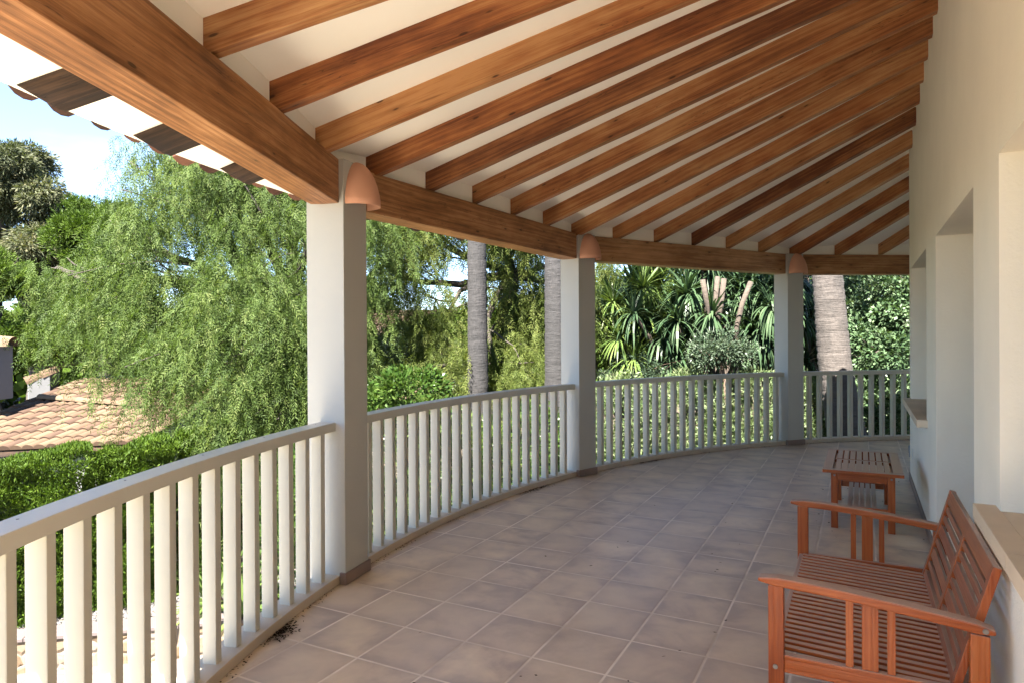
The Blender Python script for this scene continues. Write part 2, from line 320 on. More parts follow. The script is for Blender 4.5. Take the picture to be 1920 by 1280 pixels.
# floor disc, local axes along the joints
vs_ = []; N = 160
for i in range(N): a = 360*i/N; vs_.append(to_local(pol(RAD+.17, a)))
top = [Vector((v.x, v.y, 0)) for v in vs_]; bot = [Vector((v.x, v.y, -.12)) for v in vs_]
fs = [tuple(range(N-1, -1, -1))] + [tuple(range(N, 2*N))] + [(i, (i+1) % N, N+(i+1) % N, N+i) for i in range(N)]
me = pym('terrace_floor', top+bot, [tuple(reversed(f)) for f in fs]); me.update()
bm = bmesh.new(); bm.from_mesh(me); bmesh.ops.recalc_face_normals(bm, faces=bm.faces); bm.to_mesh(me); bm.free()
fl = link('terrace_floor', me, M_TILE); fl.rotation_euler = (0, 0, FLOOR_ROT); tag(fl, kind='structure')
mb = MB(); k = []
for i in range(N): mb.v.append(tuple(pol(RAD+.10, 360*i/N, -2.62)))
for i in range(N): mb.v.append(tuple(pol(RAD+.10, 360*i/N, -.12)))
mb.f = [(i, (i+1) % N, N+(i+1) % N, N+i) for i in range(N)]
pd = mb.build('terrace_plinth', M_WHITE); tag(pd, kind='structure')
# ---------------------------------------------------------------- columns
COLS = [(-100.8, -99.5), (-73.15, -71.2), (-45.9, -42.0), (-18.1, -19.5), (9.6, 9.6)]
clab = ['white square column beside the near left end of the first railing', 'nearest white square column carrying the largest terracotta lamp', 'white square column in the middle, second from the camera', 'white square column farthest from the camera, in front of the leaning palm', None]
cobj = []
for i, (a, rot) in enumerate(COLS):
    c = empty('column', pol(7.91, a), -R_(rot)); cobj.append(c)         # local +Y points outwards
    MB().box(-.14, .14, 0, .28, 0, 2.738).build('shaft', M_WHITE, c, .006, 2)
    mbp = MB().box(-.153, .153, -.013, .037, .003, .078); mbp.build('skirting', M_SKIRT, c, .002)
    tag(c, clab[i] or 'white square column of the curved terrace hidden behind the house wall', 'column', 'white columns along the terrace railing')
# ---------------------------------------------------------------- wall lamps
M_HWHITE = paint('whitewashed_wall', (.125, .125, .125), .9, .3, 30, .1)
def make_lamp():
    r = empty('wall_lamp'); prof = [(0.0, 1.0), (.06, .985), (.16, .955), (.30, .90), (.45, .80), (.60, .66), (.74, .48), (.86, .28), (.94, .12), (1.0, 0)]
    prof = [(0, .132), (.045, .131), (.09, .124), (.14, .113), (.185, .099), (.225, .080), (.255, .060), (.277, .037), (.288, .016), (.292, .0005)]
    n = 20; mb = MB()
    for z, q in prof:
        for j in range(n+1):
            w = math.pi*j/n; mb.v.append((-q*math.cos(w), -q*math.sin(w)*1.02, z))
    for z, q in prof:
        for j in range(n+1):
            w = math.pi*j/n; q2 = max(q-.008, .0002); mb.v.append((-q2*math.cos(w), -q2*math.sin(w)*1.02, min(z+.0, .284) if z < .28 else z-.006))
    m_ = n+1; k2 = len(prof)*m_
    for i in range(len(prof)-1):
        for j in range(n):
            mb.f.append((i*m_+j, i*m_+j+1, (i+1)*m_+j+1, (i+1)*m_+j)); mb.f.append((k2+i*m_+j, k2+(i+1)*m_+j, k2+(i+1)*m_+j+1, k2+i*m_+j+1))
    for j in range(n): mb.f.append((j, k2+j, k2+j+1, j+1))
    mb.build('shade', M_TERRA, r, smooth=True)
    MB().tube([(0, -.05, .03), (0, -.05, .10)], [.022, .022], 10).build('socket', M_BULB, r)
    return r
lamp = make_lamp(); llab = ['largest terracotta half cone wall lamp on the nearest column', 'terracotta half cone wall lamp on the middle column', 'smallest terracotta half cone wall lamp on the farthest column']
for j, i in enumerate((1, 2, 3)):
    l = lamp if j == 0 else copy_tree(lamp)
    a, rot = COLS[i]; l.location = pol(7.908, a+.12, 2.45); l.scale = (1.07, 1.2, 1.02); l.rotation_euler = (0, 0, -R_(rot))
    l.location = Vector(l.location); tag(l, llab[j], 'wall lamp', 'terracotta wall lamps on the columns')
# ---------------------------------------------------------------- railings
BAL = []
def curve_band(name, r0, r1, z0, z1, a0, a1, m, parent, step=1.0, bevel=.004):
    n = max(4, int(abs(a1-a0)/step)); mb = MB()
    for i in range(n+1):
        a = a0+(a1-a0)*i/n
        for r, z in ((r0, z0), (r1, z0), (r1, z1), (r0, z1)): mb.v.append(tuple(pol(r, a, z)))
    for i in range(n):
        k = i*4
        for q in range(4): mb.f.append((k+q, k+(q+1) % 4, k+4+(q+1) % 4, k+4+q))
    mb.f += [(3, 2, 1, 0), tuple(n*4+q for q in range(4))]
    o = mb.build(name, m, parent)
    bm = bmesh.new(); bm.from_mesh(o.data); eds = [e for e in bm.edges if e.calc_face_angle(0) > .7]
    bmesh.ops.bevel(bm, geom=eds, offset=bevel, segments=2, affect='EDGES', profile=.6); bm.to_mesh(o.data); bm.free(); return o
rlab = ['curved white railing closest to the camera, left of the nearest column', 'curved white railing between the nearest and the middle column', 'white railing between the middle and the farthest column', 'short stretch of white railing beside the house wall at the far end']
bays = [(-100.8, -73.15, -74.9-.17, -1.265), (-73.15, -45.9, -47.8-.17, -1.2), (-45.9, -18.1, -19.9, -1.22), (-18.1, 9.6, -15.7, 1.25)]
extra = [(-128.4, -100.8, -102.6, -1.25)]
balme = None
for bi, (a0, a1, s0, ds) in enumerate(bays+extra):
    r = empty('railing', pol(8.04, (a0+a1)/2)); inv = -r.location
    base = Vector(r.location)
    tr = curve_band('top_rail', 7.985, 8.10, .985, 1.043, a0+.85, a1-.85, M_RAIL, r); tr.location = -base
    br_ = curve_band('bottom_rail', RAD, RAD+.155, .002, .056, a0+.85, a1-.85, M_KERB, r); br_.location = -base
    a = s0
    while (a0+1.5 < a < a1-.9) or abs(a-s0) < .01:
        if balme is None:
            o = MB().box(-.0225, .0225, -.035, .035, 0, .932).build('baluster', M_RAIL, r, .004, 2); balme = o.data
        else: o = link('baluster', balme, M_RAIL, r)
        o.location = pol(8.035, a, .054)-base; o.rotation_euler = (random.uniform(-.003, .003), 0, -R_(a)+random.uniform(-.03, .03)); a += ds
    # screw heads on the handrail
    if bi < 2:
        for q in range(7):
            aa = a0+2.2+(a1-a0-4)*q/6; sc = MB().tube([pol(8.06, aa, 1.0425)-base, pol(8.06, aa, 1.0445)-base], [.0045, .0045], 8).build('screw', M_METAL, r)
    tag(r, (rlab+['curved white railing behind the camera'])[bi], 'railing', 'white railings of the curved terrace')
# ---------------------------------------------------------------- roof of the veranda
SL = .297; ZB = 2.73
def zr(r): return ZB + SL*(7.9-r)
roof = empty('veranda_roof', pol(8, -45, 2.7)); RB = Vector(roof.location)
tag(roof, 'sloping veranda roof of stained timber rafters, white ceiling and tiled eave over the terrace', 'veranda roof')
W_T = .466; S_COR = 8.55
CORN = st(S_COR, W_T); DIR2 = Vector((math.sin(R_(72)), math.cos(R_(72)), 0))
def wall_hit(a):
    d = Vector((math.sin(R_(a)), math.cos(R_(a)), 0)); c = pol(0, 0)
    best = None
    # wall 1: DN.(c + d r) = W_T
    den = DN.dot(d)
    if abs(den) > 1e-5:
        r = (W_T-DN.dot(c))/den; q = c+d*r
        if r > 0 and DR.dot(q) <= S_COR: return r
    n2 = Vector((DIR2.y, -DIR2.x, 0)); den = n2.dot(d); r = n2.dot(CORN-c)/den
    return r if r > 0 else 3.0
for k in range(-15, 12):
    a = -46.75+4.83*k
    if a < -110: continue
    rin = max(wall_hit(a)-.03, 2.5)
    if rin > 7.6: continue
    w = .072+random.uniform(-.004, .004)
    p0 = pol(rin, a, zr(rin)+.075); p1 = pol(8.10, a, zr(8.10)+.075)
    ra = bar('rafter', p1-RB, p0-RB, w, .15, M_RAFT, roof, .006, wob=.006)
    mid = ra.matrix_basis.inverted()
    t0 = pol(8.102, a, zr(8.102)+.078)-RB; t1 = pol(8.47, a, zr(8.47)+.078)-RB
    # tail as a child of its rafter
    tg = Vector((math.cos(R_(a)), -math.sin(R_(a)), 0))*(w/2+.001); qs = []
    for zz, rr in ((-.001, 8.47), (.149, 8.64)):
        pa_, pb2_ = pol(8.102, a, zr(8.102)+zz), pol(rr, a, zr(rr)+zz); qs += [mid @ (x-RB) for x in (pa_-tg, pb2_-tg, pb2_+tg, pa_+tg)]
    tl = MB().hexa(qs).build('rafter_tail', M_TAIL, ra, .006, 2)
for i in range(4):
    order = [0, 1, 2, 3, 4]
    a0 = COLS[order[i]][0]; a1 = COLS[order[i+1]][0]
    q0 = pol(8.085, a0, 2.595); q1 = pol(8.085, a1, 2.595); d = (q1-q0).normalized()
    bm_ = bar('beam', q0+d*.13-RB, q1-d*.13-RB, .20, .285, M_BEAM, roof, .008, wob=.003)
# white infill above the beams
mb = MB()
order = [0, 1, 2, 3, 4]
for i in range(4):
    a0 = COLS[order[i]][0]; a1 = COLS[order[i+1]][0]
    q0 = pol(8.05, a0); q1 = pol(8.05, a1); n_ = 14
    for rr, off in ((0, 0), (1, .08)):
        pass
    pts = []
    for j in range(n_+1):
        q = q0.lerp(q1, j/n_); rad = (q-pol(0, 0)).normalized()
        qo = q+rad*.07; ri = (q-pol(0, 0)).length; ro = ri+.07
        pts.append((Vector((q.x, q.y, 2.741)), Vector((qo.x, qo.y, 2.741)), Vector((qo.x, qo.y, zr(ro)+.155)), Vector((q.x, q.y, zr(ri)+.155))))
    k = len(mb.v)
    for p4 in pts: mb.v += [tuple(x-RB) for x in p4]
    for j in range(n_):
        for q in range(4): mb.f.append((k+j*4+q, k+j*4+(q+1) % 4, k+j*4+4+(q+1) % 4, k+j*4+4+q))
mb.build('wall_infill', M_CEIL, roof)
mb = MB()
na, nr = 90, 12; a0, a1 = -110.5, 24.0  # roof ends early behind the camera, shaped to admit sun for floor bounce
for i in range(na+1):
    a = a0+(a1-a0)*i/na
    for j in range(nr+1):
        r = 2.9+(8.66-2.9)*j/nr; mb.v.append(tuple(pol(r, a, zr(r)+.15)-RB))
k = len(mb.v)
for i in range(na+1):
    a = a0+(a1-a0)*i/na
    for j in range(nr+1):
        r = 2.9+(8.66-2.9)*j/nr; mb.v.append(tuple(pol(r, a, zr(r)+.18)-RB))
for i in range(na):
    for j in range(nr):
        q = i*(nr+1)+j; mb.f.append((q, q+1, q+nr+2, q+nr+1)); mb.f.append((k+q, k+q+nr+1, k+q+nr+2, k+q+1))
    q = i*(nr+1)+nr; mb.f.append((q, k+q, k+q+nr+1, q+nr+1))
    q = i*(nr+1); mb.f.append((q, q+nr+1, k+q+nr+1, k+q))
for j in range(nr):
    mb.f.append((j, k+j, k+j+1, j+1)); q = na*(nr+1)+j; mb.f.append((q, q+1, k+q+1, k+q))
mb.build('ceiling', M_CEIL, roof)
# roof tiles: alternating channels and covers running up the slope
V = []; Fc = []; var = []
ta = a0+.5
def tile(a, r0, r1, z0, up_, wid, v):
    n = 6; k = len(V); jt = random.uniform(-.06, .06)
    for e, (r, ww) in enumerate(((r0, wid), (r1, wid*.82))):
        for shell in (0, 1):
            for j in range(n+1):
                w = math.pi*j/n; x = math.cos(w)*(ww/2-shell*.012); h = math.sin(w)*(ww/2*.62-shell*.012)*(1 if up_ else -1)
                p = pol(r, a+jt, zr(r)+z0+h); tg = Vector((math.cos(R_(a)), -math.sin(R_(a)), 0)); V.append(tuple(p+tg*x-RB)); var.append(v)
    m_ = n+1
    def f(e, s, j): return k+e*2*m_+s*m_+j
    for j in range(n):
        Fc.append((f(0, 0, j), f(0, 0, j+1), f(1, 0, j+1), f(1, 0, j))); Fc.append((f(0, 1, j), f(1, 1, j), f(1, 1, j+1), f(0, 1, j+1)))
        Fc.append((f(0, 0, j), f(0, 1, j), f(0, 1, j+1), f(0, 0, j+1)))
while ta < a1-.5:
    for row in range(3):
        r0 = 8.77-row*.36; rj = random.uniform(-.035, .02)
        tile(ta, r0+rj, r0-.42, 0.242+row*.004, False, .19, random.random())
        tile(ta+.75, r0-.02+rj, r0-.42, .265+row*.006, True, .17, random.random())
    ta += 1.5
me = pym('roof_tiles', V, Fc); at_ = me.attributes.new('var', 'FLOAT', 'POINT'); at_.data.foreach_set('value', var); link('roof_tiles', me, M_ETILE, roof)
# ---------------------------------------------------------------- house
house = empty('house', st(4, W_T)); HB = Vector(house.location)
tag(house, 'cream plastered house wall on the right with deep window and door openings', 'house')
def hbox(mb, s0, s1, t0, t1, z0, z1):
    return mb.hexa([st(s0, t0, z0)-HB, st(s0, t1, z0)-HB, st(s1, t1, z0)-HB, st(s1, t0, z0)-HB, st(s0, t0, z1)-HB, st(s0, t1, z1)-HB, st(s1, t1, z1)-HB, st(s1, t0, z1)-HB])
D = .45; TOPZ = 4.35; LZ = 2.28
ops = [(-1.6, .2, 0.0), (1.25, 3.137, .905), (3.80, 5.607, 0.0), (6.407, 8.33, .885)]
# front of the wall as one sheet with openings and reveals
grid_s = sorted({-4.2, S_COR} | {x for o in ops for x in o[:2]}); mb = MB()
def quad(a, b, c, d): k = len(mb.v); mb.v.extend([tuple(x-HB) for x in (a, b, c, d)]); mb.f.append((k, k+1, k+2, k+3))
for s0, s1 in zip(grid_s[:-1], grid_s[1:]):
    o = [q for q in ops if abs(q[0]-s0) < 1e-6]
    if o:
        zb = o[0][2]
        quad(st(s0, W_T, LZ), st(s1, W_T, LZ), st(s1, W_T, TOPZ), st(s0, W_T, TOPZ))
        if zb > 0: quad(st(s0, W_T, 0), st(s1, W_T, 0), st(s1, W_T, zb), st(s0, W_T, zb)); quad(st(s0, W_T, zb), st(s1, W_T, zb), st(s1, W_T+D, zb), st(s0, W_T+D, zb))
        quad(st(s0, W_T, LZ), st(s0, W_T+D, LZ), st(s1, W_T+D, LZ), st(s1, W_T, LZ))
        for s_ in (s0, s1): quad(st(s_, W_T, zb), st(s_, W_T+D, zb), st(s_, W_T+D, LZ), st(s_, W_T, LZ))
        quad(st(s0, W_T+D, zb), st(s1, W_T+D, zb), st(s1, W_T+D, LZ), st(s0, W_T+D, LZ))
    else: quad(st(s0, W_T, 0), st(s1, W_T, 0), st(s1, W_T, TOPZ), st(s0, W_T, TOPZ))
E2 = CORN+DIR2*5.5
def q2(a, b): quad(Vector((a.x, a.y, 0)), Vector((b.x, b.y, 0)), Vector((b.x, b.y, TOPZ)), Vector((a.x, a.y, TOPZ)))
q2(CORN, E2); B1 = E2+DN*1.5-DR*6; B2 = st(-4.2, W_T+6.5); A1 = st(-4.2, W_T)
q2(E2, B1); q2(B1, B2); q2(B2, A1)
k = len(mb.v); mb.v.extend([tuple(Vector((p.x, p.y, TOPZ))-HB) for p in (A1, CORN, E2, B1, B2)]); mb.f.append((k, k+1, k+2, k+3, k+4))
me = pym('wall', mb.v, mb.f); link('wall', me, M_WALL, house)
for i, (s0, s1, zb) in enumerate(ops):
    kind = 'door' if zb == 0 else 'window'
    f = MB(); t0, t1 = W_T+D-.07, W_T+D-.01; e = .004
    hbox(f, s0+e, s0+.07, t0, t1, zb+e, LZ-e); hbox(f, s1-.07, s1-e, t0, t1, zb+e, LZ-e); hbox(f, (s0+s1)/2-.04, (s0+s1)/2+.04, t0, t1, zb+e, LZ-e)
    hbox(f, s0+.07, s1-.07, t0+.005, t1, zb+e, zb+.08); hbox(f, s0+.07, s1-.07, t0+.005, t1, LZ-.08, LZ-e)
    fo = f.build(kind, M_RAIL, house)
    g = MB(); hbox(g, s0+.07, s1-.07, t0+.025, t0+.035, zb+.08, LZ-.08); g.build('pane', M_GLASS, fo)
    if zb > 0:
        mbs = MB(); s = s0-.10
        npc = 3; ww = (s1-s0+.20)/npc
        for q in range(npc): hbox(mbs, s+q*ww+.0012, s+(q+1)*ww-.0012, W_T-.075, W_T+.003, zb-.045, zb+.016)
        mbs2 = MB(); hbox(mbs2, s0+.003, s1-.003, W_T+.0025, W_T+D-.075, zb-.02, zb+.0155); mbs.v += [tuple(v) for v in mbs2.v]; kk = len(mbs.v)-8; mbs.f += [tuple(x+kk for x in ff) for ff in mbs2.f]
        mbs.build('window_sill', M_SILL, house, .004, 2)
skp = [(-4.2, -1.6), (.2, 3.80), (5.607, 8.55)]
for a_, b_ in skp:
    q = a_; mbk = MB()
    while q < b_-.01: e_ = min(q+.39, b_); hbox(mbk, q, e_-.0015, W_T-.012, W_T+.002, .002, .078); hbox(mbk, e_-.003, e_+.0005, W_T-.010, W_T+.002, .002, .076); q = e_
    mbk.build('skirting', M_SKIRT, house)
mbk = MB()
n2 = Vector((-DIR2.y, DIR2.x, 0)); c0 = CORN; 
mbk.hexa([x-HB for x in (CORN+n2*.012+Vector((0, 0, .002)), E2+n2*.012+Vector((0, 0, .002)), E2+Vector((0, 0, .002)), CORN+Vector((0, 0, .002)), CORN+n2*.012+Vector((0, 0, .078)), E2+n2*.012+Vector((0, 0, .078)), E2+Vector((0, 0, .078)), CORN+Vector((0, 0, .078)))])
mbk.build('skirting', M_SKIRT, house, .001)
# socket at the far corner of the house
sk = empty('power_socket', CORN+n2*.002+DIR2*.03+Vector((0, 0, .30)), math.atan2(DIR2.y, DIR2.x)); tag(sk, 'small grey weatherproof socket low on the far corner of the house wall', 'socket')
MB().box(-.01, .08, .0, .035, -.06, .07).build('housing', M_GREY, sk, .008, 2); MB().box(-.003, .073, .035, .045, -.02, .06).build('flap', M_GREY, sk, .004, 2)
sw = MB(); p = st(8.1, W_T)
hb_ = MB(); hb_.hexa([x for x in (st(-.04, -.006, .30), st(-.04, 0, .30), st(.04, 0, .30), st(.04, -.006, .30), st(-.04, -.006, .40), st(-.04, 0, .40), st(.04, 0, .40), st(.04, -.006, .40))])
cv = hb_.build('socket_cover', M_BULB, None, .001); cv.location = st(8.1, W_T-.001); tag(cv, 'white blank cover plate low on the house wall near the far corner', 'cover plate')
# ---------------------------------------------------------------- bench
def make_bench():
    r = empty('garden_bench', st(2.86, -.362), -PSI)       # local x: towards the wall, local y: away from camera
    L = 1.44
    def B(name, x0, x1, y0, y1, z0, z1, bv=.005): return MB().box(x0, x1, y0, y1, z0, z1).build(name, M_TEAK, r, bv, 2)
    for y0 in (0.004, L-.048):                              # two side frames
        y1 = y0+.044
        B('front_leg', .025, .083, y0, y1, 0, .597)
        # rear leg
        MB().hexa([(.70, y0, 0), (.76, y0, 0), (.76, y1, 0), (.70, y1, 0), (.70, y0, .535), (.76, y0, .531), (.76, y1, .531), (.70, y1, .535)]).build('rear_leg', M_TEAK, r, .005, 2)
        # armrest: gently bowed
        mb = MB(); n = 14
        for i in range(n+1):
            x = .775*i/n; zt = .633-.004*(x/.1 if x < .1 else 1) - .062*max(0, (x-.12)/.655)**1.35; th = .036
            e = 0 if 0 < i < n else .010
            for yy, zz in ((y0-.008, zt-th+e), (y1+.008, zt-th+e), (y1+.008, zt-e), (y0-.008, zt-e)): mb.v.append((x-(.012 if i == 0 else 0), yy, zz))
        for i in range(n):
            k = i*4
            for q in range(4): mb.f.append((k+q, k+(q+1) % 4, k+4+(q+1) % 4, k+4+q))
        mb.f += [(3, 2, 1, 0), tuple(n*4+q for q in range(4))]
        ar = mb.build('armrest', M_TEAK, r)
        bm = bmesh.new(); bm.from_mesh(ar.data); bmesh.ops.bevel(bm, geom=[e for e in bm.edges if e.calc_face_angle(0) > .5], offset=.006, segments=2, affect='EDGES', profile=.6); bm.to_mesh(ar.data); bm.free()
        B('side_rail', .083, .70, y0+.006, y1-.006, .255, .325)
        ym = (y0+y1)/2
        for x0, x1 in ((.303, .330), (.358, .414), (.443, .470)): B('arm_slat', x0, x1, ym-.009, ym+.009, .325, .592, .002)
        yo = y0-.001 if y0 < .1 else y0-.001
        for x, z in ((.052, .275), (.738, .29), (.744, .553)):
            MB().tube([(x, yo-.004 if z < .5 else y0-.011, z), (x, yo+.003, z)], [.0095, .0095], 12).build('bolt', M_METAL, r)
    B('front_rail', .035, .060, .048, L-.048, .245, .322)
    B('rear_rail', .690, .715, .048, L-.048, .235, .300)
    n = 25
    for i in range(n):
        y = .062+(L-.124)*(i+.5)/n
        MB().hexa([(.058, y-.0125, .316), (.672, y-.0125, .294), (.672, y+.0125, .294), (.058, y+.0125, .316), (.058, y-.0125, .334), (.672, y-.0125, .312), (.672, y+.0125, .312), (.058, y+.0125, .334)]).build('seat_slat', M_TEAK, r, .003, 1)
    for y in (.30, .72, 1.14): MB().hexa([(.06, y-.02, .262), (.69, y-.02, .242), (.69, y+.02, .242), (.06, y+.02, .262), (.06, y-.02, .315), (.69, y-.02, .293), (.69, y+.02, .293), (.06, y+.02, .315)]).build('seat_bearer', M_TEAK, r, .003)
    # leaning backrest: plane from (x .672, z .30) to (x .79, z .76)
    b0 = Vector((.655, 0, .285)); b1 = Vector((.788, 0, .765)); ax = (b1-b0).normalized(); nx = Vector((ax.z, 0, -ax.x)); Lb = (b1-b0).length
    def bb(name, h0, h1, y0, y1, d0, d1, bv=.004):
        pts = [b0+ax*h+nx*d+Vector((0, y, 0)) for h in (h0, h1) for (d, y) in ((d0, y0), (d1, y0), (d1, y1), (d0, y1))]
        MB().hexa(pts).build(name, M_TEAK, r, bv, 2)
    for y0 in (.050, L-.094): bb('back_stile', -.03, Lb, y0, y0+.044, -.014, .014)
    bb('back_rail', Lb-.068, Lb-.001, .094, L-.094, -.012, .012)
    bb('back_rail', .01, .055, .094, L-.094, -.011, .011)
    bb('back_stile', .055, Lb-.068, L/2-.026, L/2+.026, -.011, .011)
    hts = [(.083, .108), (.134, .185), (.211, .236), (.262, .313), (.339, .364), (.386, .411)]
    for h0, h1 in hts:
        for (ya, yb) in ((.094, L/2-.026), (L/2+.026, L-.094)): bb('back_slat', h0, h1, ya, yb, -.007, .007, .002)
    tag(r, 'reddish brown slatted wooden armchair bench with open arms against the house wall', 'bench'); return r
make_bench()
# ---------------------------------------------------------------- table
def make_table():
    r = empty('coffee_table', st(6.12, 0), -PSI); x0, x1, L = -.292, .295, 1.14
    def B(name, a, b, c, d, e, f, bv=.004): return MB().box(a, b, c, d, e, f).build(name, M_TEAK, r, bv, 2)
    z1 = .482; z0 = .455
    B('top_frame', x0, x1, 0, .075, z0, z1); B('top_frame', x0, x1, L-.075, L, z0, z1)
    B('top_frame', x0, x0+.075, .077, L-.077, z0, z1); B('top_frame', x1-.075, x1, .077, L-.077, z0, z1)
    B('cross_bar', x0+.077, x1-.077, L/2-.02, L/2+.02, z0-.004, z1-.003)
    n = 8; xi0, xi1 = x0+.087, x1-.087; p = (xi1-xi0)/n
    for ya, yb in ((.077, L/2-.022), (L/2+.022, L-.077)):
        for i in range(n): B('top_slat', xi0+i*p+.005, xi0+(i+1)*p-.005, ya, yb, z0+.002, z1-.001, .002)
    for lx in (x0+.062, x1-.062-.052):
        for ly in (.025, L-.077): B('leg', lx, lx+.052, ly, ly+.052, 0, z0-.001)
    B('apron', x0+.115, x1-.115, .03, .05, .395, z0-.001); B('apron', x0+.115, x1-.115, L-.05, L-.03, .395, z0-.001)
    B('apron', x0+.066, x0+.088, .078, L-.078, .395, z0-.001); B('apron', x1-.088, x1-.066, .078, L-.078, .395, z0-.001)
    B('stretcher', x0+.115, x1-.115, .036, .058, .135, .19); B('stretcher', x0+.115, x1-.115, L-.058, L-.036, .135, .19)
    for i in range(5): a = -.11+i*.045; B('shelf_slat', a, a+.036, .0585, L-.0585, .165, .183, .002)
    for x in (x0+.088, x1-.088): MB().tube([(x, .0245, .435), (x, .0215, .435)], [.008, .008], 10).build('bolt', M_METAL, r)
    tag(r, 'low rectangular slatted wooden coffee table on the tiles beyond the bench', 'table'); return r
make_table()
# ================================================================ GARDEN
G0 = -2.6
def sheet(name, pts, z, m, **kw):
    me = pym(name, [(p[0], p[1], z) for p in pts], [tuple(range(len(pts)))]); o = link(name, me, m); return tag(o, **kw)
g_ = sheet('ground', [(-400, -400), (400, -400), (400, 600), (-400, 600)], G0-.004, M_SOIL, kind='structure')
sheet('path', [(-14, -2), (-1, -2), (3, 12), (-1.5, 10.4), (-3.2, 9.05), (-14, 6.8)], G0+.002, M_PAVE, kind='structure')
for nm_, aa0, aa1, wd_, mt_ in (('bounce_walk', -95, 12.1, 2.2, M_BOUNCE_DIM), ('bounce_yard', -150, -94.9, 5.5, M_BOUNCE)):  # added paving ring and yard that bounce sunlight up under the roof
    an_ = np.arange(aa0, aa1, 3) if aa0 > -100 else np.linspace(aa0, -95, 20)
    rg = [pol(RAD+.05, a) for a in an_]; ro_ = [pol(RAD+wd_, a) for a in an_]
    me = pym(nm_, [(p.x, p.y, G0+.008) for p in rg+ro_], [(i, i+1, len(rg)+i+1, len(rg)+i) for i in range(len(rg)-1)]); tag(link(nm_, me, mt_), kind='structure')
wa = Vector((-12, 7.2, 0)); wd = Vector((1.77, .37, 0)).normalized(); wnm = Vector((-wd.y, wd.x, 0))
wl = empty('planter_wall', wa+Vector((0, 0, G0))); LW = 10.2
wb = MB(); wb.hexa([(wnm*-.0), wd*LW, wd*LW+wnm*.3, wnm*.3] + [x+Vector((0, 0, .40)) for x in (wnm*0, wd*LW, wd*LW+wnm*.3, wnm*.3)]); wb.build('stonework', M_STONE, wl)
mb = MB(); q = 0
while q < LW: 
    c = [wd*(q+.003)-wnm*.03, wd*(q+.597)-wnm*.03, wd*(q+.597)+wnm*.33, wd*(q+.003)+wnm*.33]; mb.hexa([x+Vector((0, 0, .402)) for x in c]+[x+Vector((0, 0, .452)) for x in c]); q += .6
mb.build('coping', M_CAP, wl, .006)
tag(wl, 'low rubble stone planter wall with pink coping below the near railing', 'garden wall')
# leaf mesh machinery -------------------------------------------------
def unit(a): return a/np.maximum(np.linalg.norm(a, axis=-1, keepdims=True), 1e-9)
def leafmesh(name, P, Dr, Nn, L, W, var, m, parent=None, wpos=.45):
    P = np.asarray(P, float); Dr = unit(Dr); S = unit(np.cross(Dr, Nn)); n = len(P)
    L = np.broadcast_to(L, (n,))[:, None]; W = np.broadcast_to(W, (n,))[:, None]
    V = np.empty((n, 4, 3)); V[:, 0] = P; V[:, 1] = P+Dr*L*wpos+S*W/2; V[:, 2] = P+Dr*L; V[:, 3] = P+Dr*L*wpos-S*W/2
    return rawquads(name, V.reshape(-1, 3), np.repeat(var, 4), m, parent)
def rawquads(name, V, var, m, parent=None):
    n = len(V)//4; me = bpy.data.meshes.new(name); me.vertices.add(4*n); me.vertices.foreach_set('co', V.astype(np.float32).ravel())
    me.loops.add(4*n); me.loops.foreach_set('vertex_index', np.arange(4*n, dtype=np.int32)); me.polygons.add(n)
    me.polygons.foreach_set('loop_start', np.arange(0, 4*n, 4, dtype=np.int32)); me.polygons.foreach_set('loop_total', np.full(n, 4, dtype=np.int32))
    a = me.attributes.new('var', 'FLOAT', 'POINT'); a.data.foreach_set('value', np.clip(var, 0, 1).astype(np.float32)); me.update(calc_edges=True)
    return link(name, me, m, parent)
def rdir(n): return unit(rng.normal(size=(n, 3)))
def blob_points(blobs, n, shell=.55):
    """blobs: (centre, radii); points concentrated towards the outside of each"""
    vol = np.array([b[1][0]*b[1][1]*b[1][2] for b in blobs])**.7; pick = rng.choice(len(blobs), n, p=vol/vol.sum())
    C = np.array([list(b[0]) for b in blobs])[pick]; Rr = np.array([list(b[1]) for b in blobs])[pick]
    d = rdir(n); rad = shell+(1-shell)*rng.random((n, 1))**.6; return C+d*Rr*rad, d, pick
def breakup(blobs, k, f=.42, keep=.85):
    out = []
    for c, r in blobs:
        c = np.array(list(c)); r = np.array(r)
        for _ in range(k):
            d = rdir(1)[0]; sc = f*rng.uniform(.65, 1.3); out.append((tuple(c+d*r*keep*(.35+.65*rng.random()**.5)), tuple(r*sc*rng.uniform(.8, 1.25, 3)*np.array([1, 1, .8]))))
    return out
def clumpy(name, blobs, nc, per, cr_, L, W, m, parent, droop=.2, var0=.5, vs=.2, updir=.3, flat=.8):
    C, d, pk = blob_points(blobs, nc); cv_ = rng.normal(0, vs, nc)
    idx = np.repeat(np.arange(nc), per); n = len(idx); e = rdir(n); e[:, 2] = np.abs(e[:, 2])*np.where(rng.random(n) < .75, 1, -1)
    crr = cr_*(.6+.8*rng.random(nc))[idx][:, None]
    P = C[idx]+e*crr*np.array([1, 1, flat])*(.55+.45*rng.random((n, 1)))
    D = unit(e+.5*d[idx]+rng.normal(0, .45, (n, 3))+np.array([0, 0, -droop])); Nn = unit(e*.4+np.array([0, 0, updir])+rng.normal(0, .6, (n, 3)))
    return leafmesh(name, P, D, Nn, L*(.7+.6*rng.random(n)), W*(.75+.5*rng.random(n)), var0+cv_[idx]+rng.normal(0, .13, n), m, parent)
